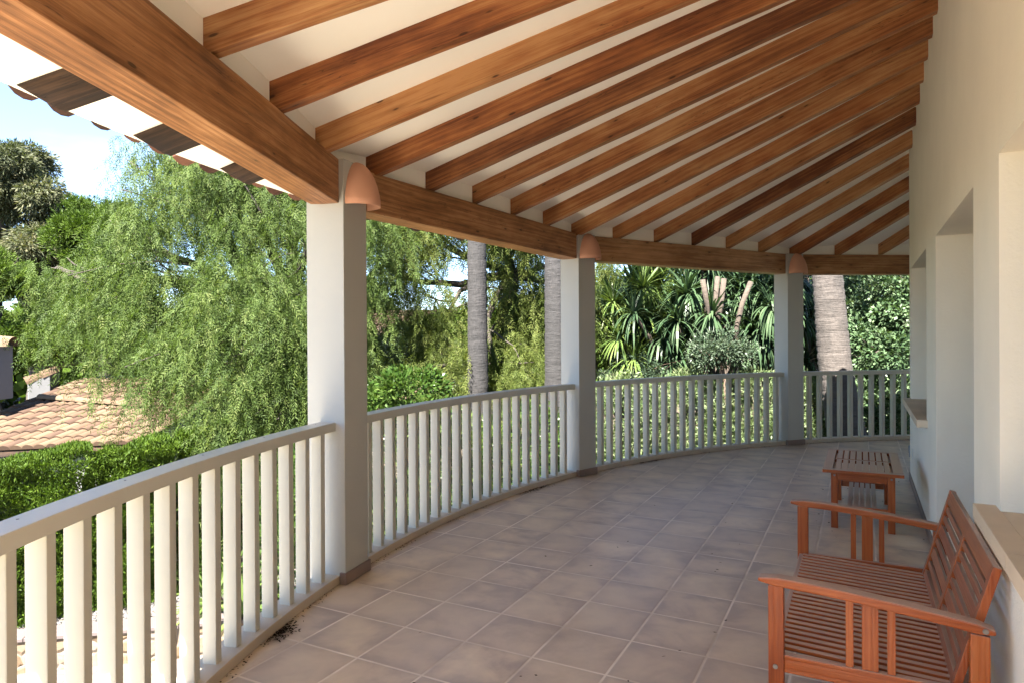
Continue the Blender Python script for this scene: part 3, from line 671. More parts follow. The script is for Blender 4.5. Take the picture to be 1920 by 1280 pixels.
def strands(name, blobs, ns, m, parent, length=(.5, 1.3), nodes=11, L=.075, W=.0135, var0=.45, fr=.24, pairs=6, shell=.5):
    S, d, pk = blob_points(blobs, ns, shell)
    hor = d.copy(); hor[:, 2] = 0; hor = unit(hor+rng.normal(0, .4, (ns, 3))*np.array([1, 1, 0])); ln_ = rng.uniform(*length, ns); sv = rng.normal(0, .16, ns)
    tau = np.linspace(.02, 1, nodes); T = np.tile(tau, ns); I = np.repeat(np.arange(ns), nodes)
    arc = .45*rng.random(ns)+.12
    P = S[I]+hor[I]*(arc[I]*ln_[I]*(1-np.exp(-2.2*T)))[:, None]+np.array([0, 0, 1.])*(ln_[I]*(.10*np.sin(np.minimum(T*5, np.pi))-T**1.25))[:, None]+rng.normal(0, .02, (len(I), 3))
    f = unit(rng.normal(0, .75, (len(I), 3))*np.array([1, 1, .4])+hor[I]*.25+np.array([0, 0, -1.05])); flen = fr*(.7+.6*rng.random(len(I)))
    side = unit(np.cross(f, rdir(len(I)))); nn = unit(np.cross(f, side))
    out = []; 
    for k in range(pairs):
        for sgn in (-1, 1):
            q = (k+.6)/pairs; pos = P+f*(flen*q)[:, None]+np.array([0, 0, -1.])*(flen*q*q*.3)[:, None]
            out.append((pos, unit(f*.75+side*sgn*.75+np.array([0, 0, -.25])+rng.normal(0, .12, (len(I), 3))), nn, sv[I]))
    Pp = np.concatenate([o[0] for o in out]); Dd = np.concatenate([o[1] for o in out]); N2 = np.concatenate([o[2] for o in out]); vv = np.concatenate([o[3] for o in out])
    n = len(Pp); return leafmesh(name, Pp, Dd, N2+rng.normal(0, .3, (n, 3)), L*(.7+.6*rng.random(n)), W, var0+vv+rng.normal(0, .12, n), m, parent, .4)
def limb(mb, a, b, r0, r1, bend=.25, n=7, sides=7):
    a = Vector(a); b = Vector(b); L = (b-a).length; off = Vector(rng.normal(0, 1, 3))*bend*L*.5; pts = []; rr = []
    for i in range(n+1):
        t = i/n; pts.append(a.lerp(b, t)+off*math.sin(math.pi*t)*.5+Vector(rng.normal(0, 1, 3))*L*.012*(0 if i in (0, n) else 1)); rr.append(r0+(r1-r0)*t)
    mb.tube(pts, rr, sides, True, .12); return pts
def tree(name, base, crown_blobs, fork, r0, label, cat, crown_fn, group=None, barkm=None, limbs=None, twigs=30):
    r = empty(name, base); B = Vector(base); rel = [(Vector(c)-B, s) for c, s in crown_blobs]; F_ = Vector(fork)-B
    mb = MB(); limb(mb, (0, 0, -.1), F_, r0, r0*.75, .12, 8, 10)
    for c, s in rel:
        pts = limb(mb, F_, c, r0*.5, r0*.14, .3)
        for _ in range(max(1, int(twigs/len(rel)))):
            e = c+Vector((random.uniform(-1, 1)*s[0], random.uniform(-1, 1)*s[1], random.uniform(-.7, .9)*s[2]))*.85
            limb(mb, pts[random.randint(3, 7)], e, r0*.12, r0*.03, .35, 5, 5)
    mb.build('trunk', barkm or B_TREE, r, smooth=True); crown_fn([(tuple(c), s) for c, s in rel], r)
    tag(r, label, cat, group); return r
# ---------------------------------------------------------------- pepper trees
def bl(u, v, Y, ru, rv, rd):       # blob at pixel u,v, depth Y, half-sizes in photograph pixels, depth half-size in metres
    return (at(u, v, Y), (ru/F*Y, rd, rv/F*Y))
pb1 = [bl(520, 310, 12.5, 150, 85, 1.6), bl(420, 310, 12.4, 90, 60, 1.3), bl(390, 390, 12.0, 140, 90, 1.5), bl(620, 400, 12.5, 120, 110, 1.6), bl(300, 520, 12.2, 150, 80, 1.4), bl(470, 520, 11.8, 150, 100, 1.5),
       bl(610, 560, 12.6, 110, 110, 1.6), bl(190, 520, 12.8, 80, 60, 1.0), bl(110, 500, 12.8, 60, 35, .7), bl(395, 640, 11.6, 125, 90, 1.3), bl(500, 680, 11.4, 120, 90, 1.3), bl(440, 765, 11.2, 105, 70, 1.2), bl(530, 790, 11.2, 110, 70, 1.2), bl(270, 600, 12.2, 60, 40, .8), bl(320, 300, 12.4, 75, 50, .9), bl(450, 265, 12.6, 120, 45, 1.1), bl(560, 280, 12.8, 100, 50, 1.2), bl(230, 430, 12.4, 60, 40, .8)]
def c1(bs, r): strands('crown', breakup(bs, 10, .36), 3100, L_PEP, r, (.5, 1.8), 13, .074, .0135)
tree('pepper_tree', at(545, 900, 13)*1 + Vector((0, 0, G0-at(545, 900, 13).z)), pb1, at(545, 590, 13), .26, 'large weeping pepper tree with feathery hanging foliage left of the nearest column', 'tree', c1, None, B_TREE, twigs=90)
pb2 = [bl(760, 420, 14.5, 110, 60, 1.6), bl(880, 400, 15, 120, 70, 1.6), bl(990, 430, 15, 110, 70, 1.5), bl(730, 500, 14.5, 50, 60, .8), bl(840, 590, 14, 90, 70, 1.3), bl(960, 580, 14.3, 100, 80, 1.4), bl(1040, 540, 15, 70, 90, 1.2), bl(930, 680, 13.4, 110, 60, 1.2), bl(800, 690, 13.2, 100, 55, 1.1), bl(1135, 480, 18.5, 30, 50, .7)]
def c2(bs, r): strands('crown', breakup(bs, 8, .38), 2100, L_PEP2, r, (.45, 1.4), 10, .078, .0155, .5)
tree('pepper_tree', at(962, 900, 15)+Vector((0, 0, G0-at(962, 900, 15).z)), pb2, at(962, 520, 15), .2, 'lighter green weeping pepper tree behind the two grey palm trunks', 'tree', c2, None, B_TREE, twigs=70)
# ---------------------------------------------------------------- other trees at the left
def ground_pt(u, Y): p = at(u, 700, Y); return Vector((p.x, p.y, G0))
eb = [bl(15, 335, 26, 85, 60, 2.2), bl(-60, 380, 26, 90, 80, 2), bl(85, 390, 26, 65, 60, 1.8), bl(20, 450, 26, 90, 80, 2.2), bl(100, 470, 25.5, 70, 65, 1.8), bl(40, 540, 25.5, 80, 40, 1.8), bl(150, 430, 26.5, 20, 30, 1)]
tree('eucalyptus_tree', ground_pt(60, 27), eb, at(60, 580, 27), .35, 'tall grey green rounded tree at the far left above the roofs', 'tree', lambda bs, r: clumpy('crown', breakup(bs, 8, .4), 1500, 80, .36, .19, .045, L_EUC, r, .7, .5, .18))
p3 = [bl(190, 440, 24, 70, 60, 1.6), bl(250, 450, 24, 60, 60, 1.4), bl(150, 400, 24.5, 25, 28, 1), bl(200, 395, 24.5, 30, 22, 1), bl(210, 520, 23.5, 60, 50, 1.4)]
tree('pine_tree', ground_pt(200, 25), p3, at(200, 560, 25), .25, 'mid green pine crown rising between the grey green tree and the pepper tree', 'tree', lambda bs, r: clumpy('crown', breakup(bs, 9, .36), 800, 90, .27, .13, .03, L_PINE, r, -.2, .4, .16))
p4 = [bl(0, 510, 19, 50, 48, 1.1), bl(20, 530, 18.8, 40, 40, 1)]
tree('pine_tree', ground_pt(0, 19.3), p4, at(0, 570, 19.3), .16, 'small round bright green pine crown at the left edge', 'tree', lambda bs, r: clumpy('crown', breakup(bs, 9, .4), 500, 90, .2, .10, .022, L_PINE, r, -.3, .55, .12))
p5 = [bl(60, 640, 20, 80, 60, 1.5), bl(160, 630, 20, 80, 60, 1.4), bl(-30, 620, 20.5, 60, 50, 1.2), bl(240, 640, 19.8, 70, 60, 1.2), bl(110, 600, 20, 60, 35, 1.2)]
tree('pine_tree', ground_pt(100, 21), p5, at(100, 690, 21), .2, 'broad bright green pine crown directly behind the tiled roof', 'tree', lambda bs, r: clumpy('crown', breakup(bs, 9, .38), 1300, 85, .24, .12, .026, L_PINE, r, -.3, .5, .15))
ob = [bl(760, 660, 15.5, 70, 40, 1), bl(705, 640, 15.5, 40, 45, 1), bl(620, 690, 12.6, 45, 60, .7), bl(800, 610, 16.5, 35, 20, .8)]
for i, (bs_, lab) in enumerate((([bl(745, 660, 16, 75, 45, 1)], 'grey green olive shrub seen between the nearest column and the left palm trunk'), ([bl(575, 710, 13.4, 45, 60, .7), bl(560, 760, 13.2, 40, 40, .6)], 'dark silvery olive shrub just left of the nearest column'))):
    c = bs_[0][0]; tree('olive_shrub', Vector((c.x, c.y+.2, G0)), bs_, Vector((c.x, c.y, c.z-.7)), .06, lab, 'shrub', lambda bs, r: clumpy('crown', bs, 170, 75, .24, .075, .02, L_DARK, r, .1, .6, .18), 'olive shrubs in the garden', twigs=14)
# ---------------------------------------------------------------- hedge and clipped conifers
def hedge(name, a, b, depth, z0, z1, dens, label, cat, group=None, bulge=.08):
    a = Vector(a); b = Vector(b); L = (b-a).length; x = (b-a).normalized(); y = Vector((-x.y, x.x, 0)); r = empty(name, (a.x, a.y, z0), math.atan2(x.y, x.x)); H_ = z1-z0
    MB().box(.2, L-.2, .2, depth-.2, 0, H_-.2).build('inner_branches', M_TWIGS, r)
    parts = []
    for (area, fn) in ((L*H_, 'f'), (L*depth, 't'), (depth*H_, 'l'), (depth*H_, 'r')):
        n = int(area*dens); p = rng.random((n, 2)); w = rng.random(n)**2*.16
        if fn == 'f': P = np.c_[p[:, 0]*L, w, p[:, 1]*H_]; d = np.array([0, -1, 0])
        elif fn == 't': P = np.c_[p[:, 0]*L, p[:, 1]*depth, H_-w]; d = np.array([0, 0, 1])
        elif fn == 'l': P = np.c_[w, p[:, 0]*depth, p[:, 1]*H_]; d = np.array([-1, 0, 0])
        else: P = np.c_[L-w, p[:, 0]*depth, p[:, 1]*H_]; d = np.array([1, 0, 0])
        wave = bulge*(np.sin(P[:, 0]*2.9+P[:, 2]*2.1)+np.sin(P[:, 0]*7.3-P[:, 2]*4.7+1)*.5+.6*np.sin(P[:, 2]*11+P[:, 0]*3)); P = P+d*wave[:, None]
        parts.append((P, np.tile(d, (n, 1)), wave/bulge))
    P = np.concatenate([q[0] for q in parts]); d = np.concatenate([q[1] for q in parts]); n = len(P)
    D = unit(d*.5+np.array([0, 0, .75])+rng.normal(0, .5, (n, 3))); Nn = unit(d+rng.normal(0, .5, (n, 3)))
    g = np.sin(P[:, 0]*23)*np.sin(P[:, 2]*17+P[:, 0]*5)*.08
    leafmesh('foliage', P, D, Nn, 0.055*(.6+.8*rng.random(n)), .018, .48+g+rng.normal(0, .18, n), L_HEDGE, r)
    tag(r, label, cat, group); return r
hd = Vector((1.67, 1.1, 0)).normalized(); h0 = Vector((-6.25, 8.85, 0))
hedge('hedge', h0-hd*5.2, h0+hd*.62, .75, -2.15, -.06, 7500, 'long clipped cypress hedge at the left, in front of the tiled roof', 'hedge')
hedge('clipped_conifer', h0+hd*.66, h0+hd*1.62, .75, -2.15, .02, 7500, 'clipped cypress bush next to the end of the long hedge', 'shrub', 'clipped cypress bushes beside the hedge')
hedge('clipped_conifer', h0+hd*1.66+Vector((-.1, .3, 0)), h0+hd*2.5+Vector((-.1, .3, 0)), .6, -2.15, .16, 7500, 'slimmer clipped cypress bush farther right, seen above the near railing', 'shrub', 'clipped cypress bushes beside the hedge')
# gravel bed behind the planter wall
gp = [wa+wnm*.3, wa+wd*LW+wnm*.3, wa+wd*LW+wnm*2.2, wa+wd*5+wnm*3.4, wa-wd*4+wnm*2.4, wa-wd*4+wnm*.3]
gr = sheet('gravel_bed', gp, -2.17, M_GRAVEL, kind='structure')
n = 9000; sP = rng.random((n, 2)); base = np.array(list(wa)[:2]) + np.outer(sP[:, 0]*LW, list(wd)[:2]) + np.outer(.32+sP[:, 1]*1.3, list(wnm)[:2])
octa = np.array([(1, 0, 0), (0, 1, 0), (-1, 0, 0), (0, -1, 0), (0, 0, 1), (0, 0, -1)], float); of = [(0, 1, 4), (1, 2, 4), (2, 3, 4), (3, 0, 4), (1, 0, 5), (2, 1, 5), (3, 2, 5), (0, 3, 5)]
sz = rng.uniform(.010, .026, (n, 1, 1)); rot = rng.normal(0, .35, (n, 6, 3)); Vv = (octa[None]+rot)*sz+np.c_[base, np.full(n, -2.158)][:, None, :]
me = pym('loose_gravel', Vv.reshape(-1, 3), [tuple(i*6+x for x in f) for i in range(n) for f in of]); tag(link('loose_gravel', me, M_PEB), 'loose white gravel stones on the bed below the hedge', 'gravel', kind='stuff')
# ---------------------------------------------------------------- strap leaved and sword leaved plants
def ribbons(base, dirs, L, W, droop, seg=5, fold=0):
    """bending strips; returns quads"""
    n = len(base); out = []; p = base.copy(); d = unit(dirs.copy()); side = unit(np.cross(d, np.array([0, 0, 1.])+rng.normal(0, .15, (n, 3)))); prev = None
    for i in range(seg+1):
        t = i/seg; w = W*np.sqrt(max(0, 1-t**2.2))*(1 if t > .15 else .75)+.0005
        l = p-side*w[:, None]/2; r = p+side*w[:, None]/2
        if prev is not None: out.append(np.stack([prev[0], prev[1], r, l], 1))
        prev = (l, r); d = unit(d+np.array([0, 0, -1.])*droop[:, None]/seg); p = p+d*(L/seg)[:, None]
    return np.concatenate(out).reshape(-1, 3), seg
def rosette(c, n, L, W, var0, drp=(.3, 1.3), zmin=-.5):
    az = rng.random(n)*2*math.pi; el = zmin+(1.35-zmin)*rng.random(n)**.8
    d = np.c_[np.cos(az)*np.cos(el), np.sin(az)*np.cos(el), np.sin(el)]; dr_ = drp[0]+(drp[1]-drp[0])*np.clip(1-el/1.4, 0, 1)*rng.uniform(.7, 1.3, n)
    V, seg = ribbons(np.tile(np.array(c, float), (n, 1))+d*.03, d, L*rng.uniform(.75, 1.15, n), np.full(n, W)*rng.uniform(.8, 1.2, n), dr_)
    vr = np.tile(np.repeat(var0+rng.normal(0, .16, n), 4), seg); return V, vr
def yucca(base, heads, label, m, trunkr=.09, cut=(), L=.62, W=.05, n=85, group='yuccas beyond the railing', dr=(.35, 1.9)):
    B = Vector(base); r = empty('yucca', B); mb = MB(); low = B+Vector((0, 0, 1.4)); Vs = []; vrs = []
    heads = list(heads)+[Vector(h)+Vector(rng.normal(0, 1, 3))*.32 for h in heads for _ in range(2)]
    lowr = low-B; mb.tube([(0, 0, -.1), lowr*.5, lowr], [trunkr*1.8, trunkr*1.4, trunkr*1.2], 9, True, .1)
    for h in heads:
        h = Vector(h)-B; limb(mb, lowr, h, trunkr*.6, trunkr*.4, .15, 7, 8); V, vr = rosette(h, n, L, W, .5, dr); Vs.append(V); vrs.append(vr)
    ms = mb.build('trunk', B_YUC, r, smooth=True); rawquads('leaves', np.concatenate(Vs), np.concatenate(vrs), m, r)
    for c_ in cut:
        q = MB(); pts = [Vector(x)-B for x in c_]; q.tube(pts, [trunkr*.75]+[trunkr*.62]*(len(pts)-1), 9, True, .08); q.build('cut_branch', B_YUC, r, smooth=True)
    tag(r, label, 'yucca', group); return r
Yk = 12.6
yucca(ground_pt(1180, 16.20), [at(1150, 575, 14.80), at(1190, 540, 15.20), at(1215, 600, 14.60), at(1160, 640, 14.40), at(1235, 545, 15.50), at(1140, 610, 15.00), at(1250, 600, 15.10), at(1205, 520, 15.80), at(1180, 590, 15.40)], 'sunlit yellow green yucca clump nearest the middle column', L_YUC, .045, (), 0.69, 0.039, 90, dr=(.2, 1.3))
yucca(ground_pt(1345, 15.00), [at(1290, 560, 14.40), at(1270, 610, 14.20), at(1320, 640, 14.50), at(1300, 520, 15.00), at(1390, 545, 15.00), at(1360, 520, 15.40), at(1240, 640, 14.40), at(1425, 590, 14.80)], 'dark green yucca with sawn off trunk stubs in the gap beyond the third railing', L_YUCD, .085,
      [[at(1345, 690, 13.70), at(1338, 620, 13.70), at(1326, 575, 13.60), at(1318, 530, 13.50)], [at(1345, 640, 13.70), at(1345, 595, 13.75), at(1342, 565, 13.80), at(1346, 525, 13.90)], [at(1345, 615, 13.70), at(1352, 580, 13.70), at(1358, 528, 13.70)], [at(1380, 650, 13.80), at(1382, 615, 13.80), at(1392, 575, 13.80), at(1408, 535, 13.90)]], 0.76, 0.048, 85, dr=(.6, 2.6))
yucca(ground_pt(1430, 14.80), [at(1440, 560, 14.60), at(1420, 620, 14.40), at(1450, 530, 15.00), at(1475, 600, 14.50), at(1410, 560, 15.10)], 'dark yucca with long hanging leaves behind the farthest column', L_YUCD, .08, (), 0.86, 0.052, 85, dr=(1.2, 3.4))
yucca(ground_pt(1515, 15.80), [at(1512, 600, 15.00), at(1522, 650, 15.10), at(1505, 550, 15.40)], 'small dark yucca squeezed between the farthest column and the leaning palm', L_YUCD, .09, [[at(1522, 700, 15.80), at(1515, 600, 15.80), at(1512, 500, 16.00)]], 0.63, 0.052, 60, dr=(.5, 2.3))
yucca(ground_pt(1330, 18.70), [at(1290, 520, 18.20), at(1340, 505, 18.20), at(1400, 520, 18.20), at(1440, 505, 18.60), at(1260, 570, 18.00), at(1370, 560, 18.20), at(1420, 580, 18.20)], 'bright green yucca clump standing behind the sawn off yucca', L_YUC, .08, (), 0.83, 0.057, 90, dr=(.2, 1.2))
# agapanthus-like clumps below the near railing
for i, (u, v, Y, s) in enumerate(((392, 1040, 9.2, 1.0), (425, 985, 10.2, .9), (455, 1090, 9.0, .8), (500, 1020, 9.6, .8))):
    b_ = at(u, v, Y); b_.z = -2.16; r = empty('lily_plant', b_); V, vr = rosette((0, 0, .05), 70, .75*s, .045, .5, (.5, 2.6), .1); rawquads('leaves', V, vr, L_CITR if i % 2 else L_YUC, r)
    r['label'] = ['strap leaved plant at the edge of the gravel, seen through the near railing', 'strap leaved plant a little behind the gravel edge, right of the hedge', 'low strap leaved plant close to the nearest column, nearest of its row', 'strap leaved plant between its row and the nearest column'][i]; r['category'] = 'plant'; r['group'] = 'strap leaved plants beside the gravel'
# young fan palm
fp = empty('fan_palm', ground_pt(1175, 14.2)); Vs = []; vrs = []; mb = MB(); mb.tube([(0, 0, -.1), (0, 0, 2.2)], [.10, .08], 8)
for i in range(9):
    az = i*2.4; c0 = Vector((0, 0, 2.2)); d = Vector((math.cos(az)*.7, math.sin(az)*.7, .75)).normalized(); c1_ = c0+d*.65; mb.tube([c0, c0.lerp(c1_, .5)+Vector((0, 0, .04)), c1_], [.012, .01, .008], 5)
    n = 26; an = np.linspace(-2.1, 2.1, n); s_ = Vector((-d.y, d.x, 0)).normalized(); dd = np.outer(np.cos(an), list(d))+np.outer(np.sin(an), list(s_)); V, seg = ribbons(np.tile(np.array(list(c1_)), (n, 1)), dd, np.full(n, .5)*rng.uniform(.85, 1.1, n), np.full(n, .034), np.full(n, .35)); Vs.append(V); vrs.append(np.full(len(V), .85)+np.repeat(rng.normal(0, .1, len(V)//4), 4))
mb.build('trunk', B_PALM, fp); rawquads('fronds', np.concatenate(Vs), np.concatenate(vrs), L_YUC, fp); tag(fp, 'young fan palm with pale pleated leaves low in front of the sunlit yucca', 'palm')
# ---------------------------------------------------------------- tall palms
def palm(pts, rads, label, m, top_n=26, group='tall palms with bare trunks'):
    B = Vector(pts[0]); r = empty('palm_tree', B); P = [Vector(p)-B for p in pts]
    # resample with leaf scar rings
    mb = MB(); n = 130; PP = []; RR = []
    for i in range(n+1):
        t = i/n*(len(P)-1); k = min(int(t), len(P)-2); f = t-k; rad = rads[k]*(1-f)+rads[k+1]*f
        PP.append(P[k].lerp(P[k+1], f)); RR.append(rad*(1+.022*math.sin(i*2.6)+random.uniform(-.018, .018)))
    mb.tube(PP, RR, 20, True, .05); mb.build('trunk', m, r, smooth=True)
    c = P[-1]; az = np.linspace(0, 2*math.pi*5, top_n); Vs = []; vrs = []
    for a in az:
        el = random.uniform(-.3, 1.2); d = Vector((math.cos(a)*math.cos(el), math.sin(a)*math.cos(el), math.sin(el))); q = c.copy(); pos = []; dd = d.copy()
        for k in range(14): pos.append(np.array(list(q))); q = q+dd*.17; dd = (dd+Vector((0, 0, -.09))).normalized()
        pos = np.array(pos[2:]); s_ = np.array([-math.sin(a), math.cos(a), 0]); nn = len(pos)
        for sg in (-1, 1):
            base_ = np.repeat(pos, 3, 0)+rng.normal(0, .03, (nn*3, 3)); V, seg = ribbons(base_, np.tile(s_*sg+np.array(list(d))*.5, (nn*3, 1)), np.full(nn*3, .5), np.full(nn*3, .03), np.full(nn*3, .8), 3); Vs.append(V); vrs.append(rng.random(len(V)//4).repeat(4)*.6+.2)
    rawquads('fronds', np.concatenate(Vs), np.concatenate(vrs), L_YUC, r); tag(r, label, 'palm', group); return r
def pt(u, v, Y): return at(u, v, Y)
Yp = 12.4; b_ = at(896, 900, Yp); b_.z = G0; c_ = at(895, 460, Yp)
palm([b_, at(896, 730, Yp), at(895, 460, Yp), at(893, -20, Yp)], [.215, .190, .172, .165], 'dark grey palm trunk standing clear between the first two columns', B_PALM)
b_ = at(1043, 900, 12.2); b_.z = G0
palm([b_, at(1043, 710, 12.2), at(1042, 490, 12.2), at(1040, -20, 12.2)], [.24, .21, .195, .18], 'dark grey palm trunk partly hidden by the middle column', B_PALM)
Yp = 12.35
palm([at(1625, 1000, Yp), at(1588, 830, Yp), at(1565, 690, Yp), at(1551, 515, Yp), at(1530, 0, Yp)], [.42, .33, .283, .257, .23], 'thick pale leaning palm trunk beyond the farthest railing', B_PALM2)
# ---------------------------------------------------------------- shrubs round the terrace
def shrub(name, c, rad, m, label, nc, per, L, W, cr_=.22, group=None, droop=.1, cat='shrub', var0=.5, vs=.17):
    c = Vector(c); base = Vector((c.x, c.y, G0)); bs_ = [(c, rad), (c+Vector((rad[0]*.5, 0, -rad[2]*.6)), (rad[0]*.8, rad[1]*.8, rad[2]*.7)), (c+Vector((-rad[0]*.5, -.1, -rad[2]*.5)), (rad[0]*.75, rad[1]*.8, rad[2]*.7))]
    return tree(name, base, bs_, Vector((c.x, c.y, c.z-rad[2]*.9)), .045, label, cat, lambda bs, r: clumpy('foliage', bs, nc, per, cr_, L, W, m, r, droop, var0, vs), group, B_TWIG, twigs=24)
shrub('citrus_shrub', at(760, 745, 9.6), (.62, .55, .38), L_CITR, 'glossy bright green shrub top above the second railing', 90, 55, .075, .036, .17)
shrub('garden_shrub', at(725, 900, 9.4), (.8, .7, .9), L_CITR, 'leafy green shrub behind the left end of the second railing', 220, 60, .07, .03, .2, 'leafy shrubs below the second railing')
shrub('garden_shrub', at(860, 880, 10.4), (.9, .7, .8), L_HEDGE, 'yellow green shrub behind the middle of the second railing', 230, 60, .08, .024, .2, 'leafy shrubs below the second railing')
shrub('garden_shrub', at(985, 850, 11), (.8, .7, .8), L_CITR, 'green shrub between the two grey palm trunks', 200, 60, .075, .03, .2, 'leafy shrubs below the second railing')
shrub('garden_shrub', at(600, 950, 9.6), (.75, .6, .9), L_CITR, 'leafy green shrub behind the right end of the near railing', 220, 60, .07, .03, .2, 'leafy shrubs below the second railing')
shrub('garden_shrub', at(480, 930, 11.4), (.9, .6, .8), L_HEDGE, 'yellow green feathery shrub beneath the pepper tree', 240, 60, .08, .022, .2, 'leafy shrubs below the second railing')
for i, (u, v, Y, rx, rz_) in enumerate(((1160, 815, 13.4, 1.0, 1.15), (1290, 805, 13.6, 1.1, 1.15), (1410, 800, 13.4, 1.0, 1.15), (1515, 810, 13.8, .7, 1.1))):
    shrub('oleander_shrub', at(u, v, Y), (rx, .7, rz_), L_OLEA, ['pale green oleander just right of the middle column behind the railing', 'pale green oleander at the centre of the third railing', 'pale green oleander just left of the farthest column', 'pale green oleander at the foot of the leaning palm'][i], 420, 60, .09, .024, .2, 'pale oleanders pressed against the railing', var0=.55, vs=.2)
shrub('pittosporum_shrub', at(1352, 655, 13.2), (.5, .45, .32), L_DARK, 'grey green leathery shrub in front of the sawn off yucca', 80, 60, .075, .026, .17, var0=.65)
shrub('dark_shrub', at(1215, 700, 14.3), (.9, .5, .32), L_DARK, 'low dark shrub at the foot of the sunlit yucca', 90, 60, .07, .026, .18)
cb = [bl(1650, 560, 14, 60, 60, 1.0), bl(1700, 600, 13.6, 70, 80, 1.0), bl(1640, 670, 13.2, 55, 60, .9), bl(1700, 740, 13.2, 70, 80, .9), bl(1640, 790, 13, 60, 60, .8), bl(1610, 620, 14, 30, 70, .7), bl(1660, 480, 14.2, 90, 50, 1), bl(1780, 650, 13.5, 60, 130, 1)]
tree('carob_tree', ground_pt(1690, 14.2), cb, at(1690, 800, 14), .16, 'dense round leaved tree between the leaning palm and the house wall', 'tree', lambda bs, r: clumpy('crown', bs, 620, 85, .27, .085, .052, L_CAR, r, .35, .5, .22), None, B_TREE, twigs=50)
# dark trees farther back behind the yuccas and palms
for i, (u, v, Y, rx, rz_, lab) in enumerate(((1160, 620, 19, 2.2, 1.6, 'dark green tree in the background right of the middle column'), (1430, 560, 20, 2.6, 2.4, 'dark green tree in the background behind the bright yuccas'), (1290, 570, 20, 2.4, 2.4, 'dark green tree in the background behind the sawn off yucca'), (1620, 640, 19, 2.2, 2.6, 'dark green tree in the background behind the leaning palm'), (880, 640, 21, 2.6, .9, 'dark green tree in the background behind the left palm trunk'), (640, 680, 22, 2.4, .8, 'dark green tree in the background behind the nearest column'))):
    c = at(u, v, Y+3); bs_ = [(c, (rx, 1.4, rz_)), (c+Vector((rx*.6, .3, -rz_*.6)), (rx*.8, 1.2, rz_*.7)), (c+Vector((-rx*.6, .3, -rz_*.6)), (rx*.8, 1.2, rz_*.7))]
    tree('background_tree', Vector((c.x, c.y, G0)), bs_, Vector((c.x, c.y, c.z-rz_)), .18, lab, 'tree', lambda bs, r: clumpy('crown', bs, 560, 75, .42, .17, .07, L_DARK if i % 2 else L_PINE, r, .2, .3, .15), 'trees in the background', twigs=20)
# far wood closing the horizon
V_ = []; n = 60000; aa = rng.uniform(-75, 60, n); rr = rng.uniform(48, 60, n); hz_ = 6.0+1.6*np.sin(aa*.35)+1.0*np.sin(aa*1.1+2)
P = np.c_[rr*np.sin(np.radians(aa)), rr*np.cos(np.radians(aa)), G0+rng.random(n)**.6*hz_]; ob_ = leafmesh('far_wood', P, rdir(n), rdir(n), .9, .5, rng.random(n)*.8, L_PINE); tag(ob_, 'far off wooded slope closing the view behind the gardens', 'wood', kind='stuff')
# ---------------------------------------------------------------- neighbouring houses
def tiled_plane(name, p0, along, upv, W, L, m, parent, pitch=.25, step=.42):
    """barrel tiled roof plane: p0 eave corner, along (unit), upv (unit slope direction)"""
    along = Vector(along).normalized(); upv = Vector(upv).normalized(); nrm = along.cross(upv).normalized(); nrm = nrm if nrm.z > 0 else -nrm
    nc = int(W/pitch); nrw = int(L/step); V = []; Fc = []; var = []; k = 8
    for c in range(nc):
        for rw in range(nrw):
            b = len(V); vv = random.random(); sh = random.uniform(-.01, .01)
            for e in (0, 1):
                h0 = .03 if e == 0 else .0; y = rw*step-(.03 if e == 0 else -0)+(step if e else 0)+(0 if e else sh)
                for j in range(k+1):
                    w = j/k; x = c*pitch+w*pitch; hh = .075*abs(math.sin(math.pi*w))**.7*(1 if e == 0 else .85)+h0; V.append(tuple(Vector(p0)+along*x+upv*y+nrm*hh)); var.append(vv)
            for j in range(k): Fc.append((b+j, b+j+1, b+k+2+j, b+k+1+j))
            b2 = len(V)
            for j in range(k+1): q = Vector(V[b+j]); V.append(tuple(q)); var.append(vv*.5)
            for j in range(k+1): q = Vector(p0)+along*(c*pitch+j/k*pitch)+upv*(rw*step-.03+sh)-nrm*.005; V.append(tuple(q)); var.append(vv*.5)
            for j in range(k): Fc.append((b2+j, b2+k+1+j, b2+k+2+j, b2+j+1))
    me = pym(name, V, Fc); a = me.attributes.new('var', 'FLOAT', 'POINT'); a.data.foreach_set('value', var); return link(name, me, m, parent)
def box_z(mb, pts, z0, z1): return mb.hexa([Vector((p[0], p[1], z0)) for p in pts]+[Vector((p[0], p[1], z1)) for p in pts])
nh = empty('neighbour_house', (-12.5, 15.6, G0)); NB = Vector(nh.location)
e0 = at(-60, 848, 15)-NB; e1 = at(215, 836, 15.4)-NB; al = (e1-e0); Wn = al.length; al.normalize()
upd = Vector((.30, 1, .0)).normalized(); upd = Vector((upd.x, upd.y, .31))
tiled_plane('roof', e0+Vector((-1.5, 0, 0)), al, upd, Wn+2.0, 5.0, M_RTILE, nh)
q = e0+Vector((-1.5, 0, 0)); ww = Wn+2.2
mb = MB(); mb.hexa([q+upd*.3-Vector((0, 0, 2.5)), q+al*ww*.93+upd*.3-Vector((0, 0, 2.5)), q+al*ww*.93+upd*4.9-Vector((0, 0, 4)), q+upd*4.9-Vector((0, 0, 4)), q+upd*.3-Vector((0, 0, .08)), q+al*ww*.93+upd*.3-Vector((0, 0, .08)), q+al*ww*.93+upd*4.9-Vector((0, 0, .08)), q+upd*4.9-Vector((0, 0, .08))]); mb.build('wall', M_HWHITE, nh)
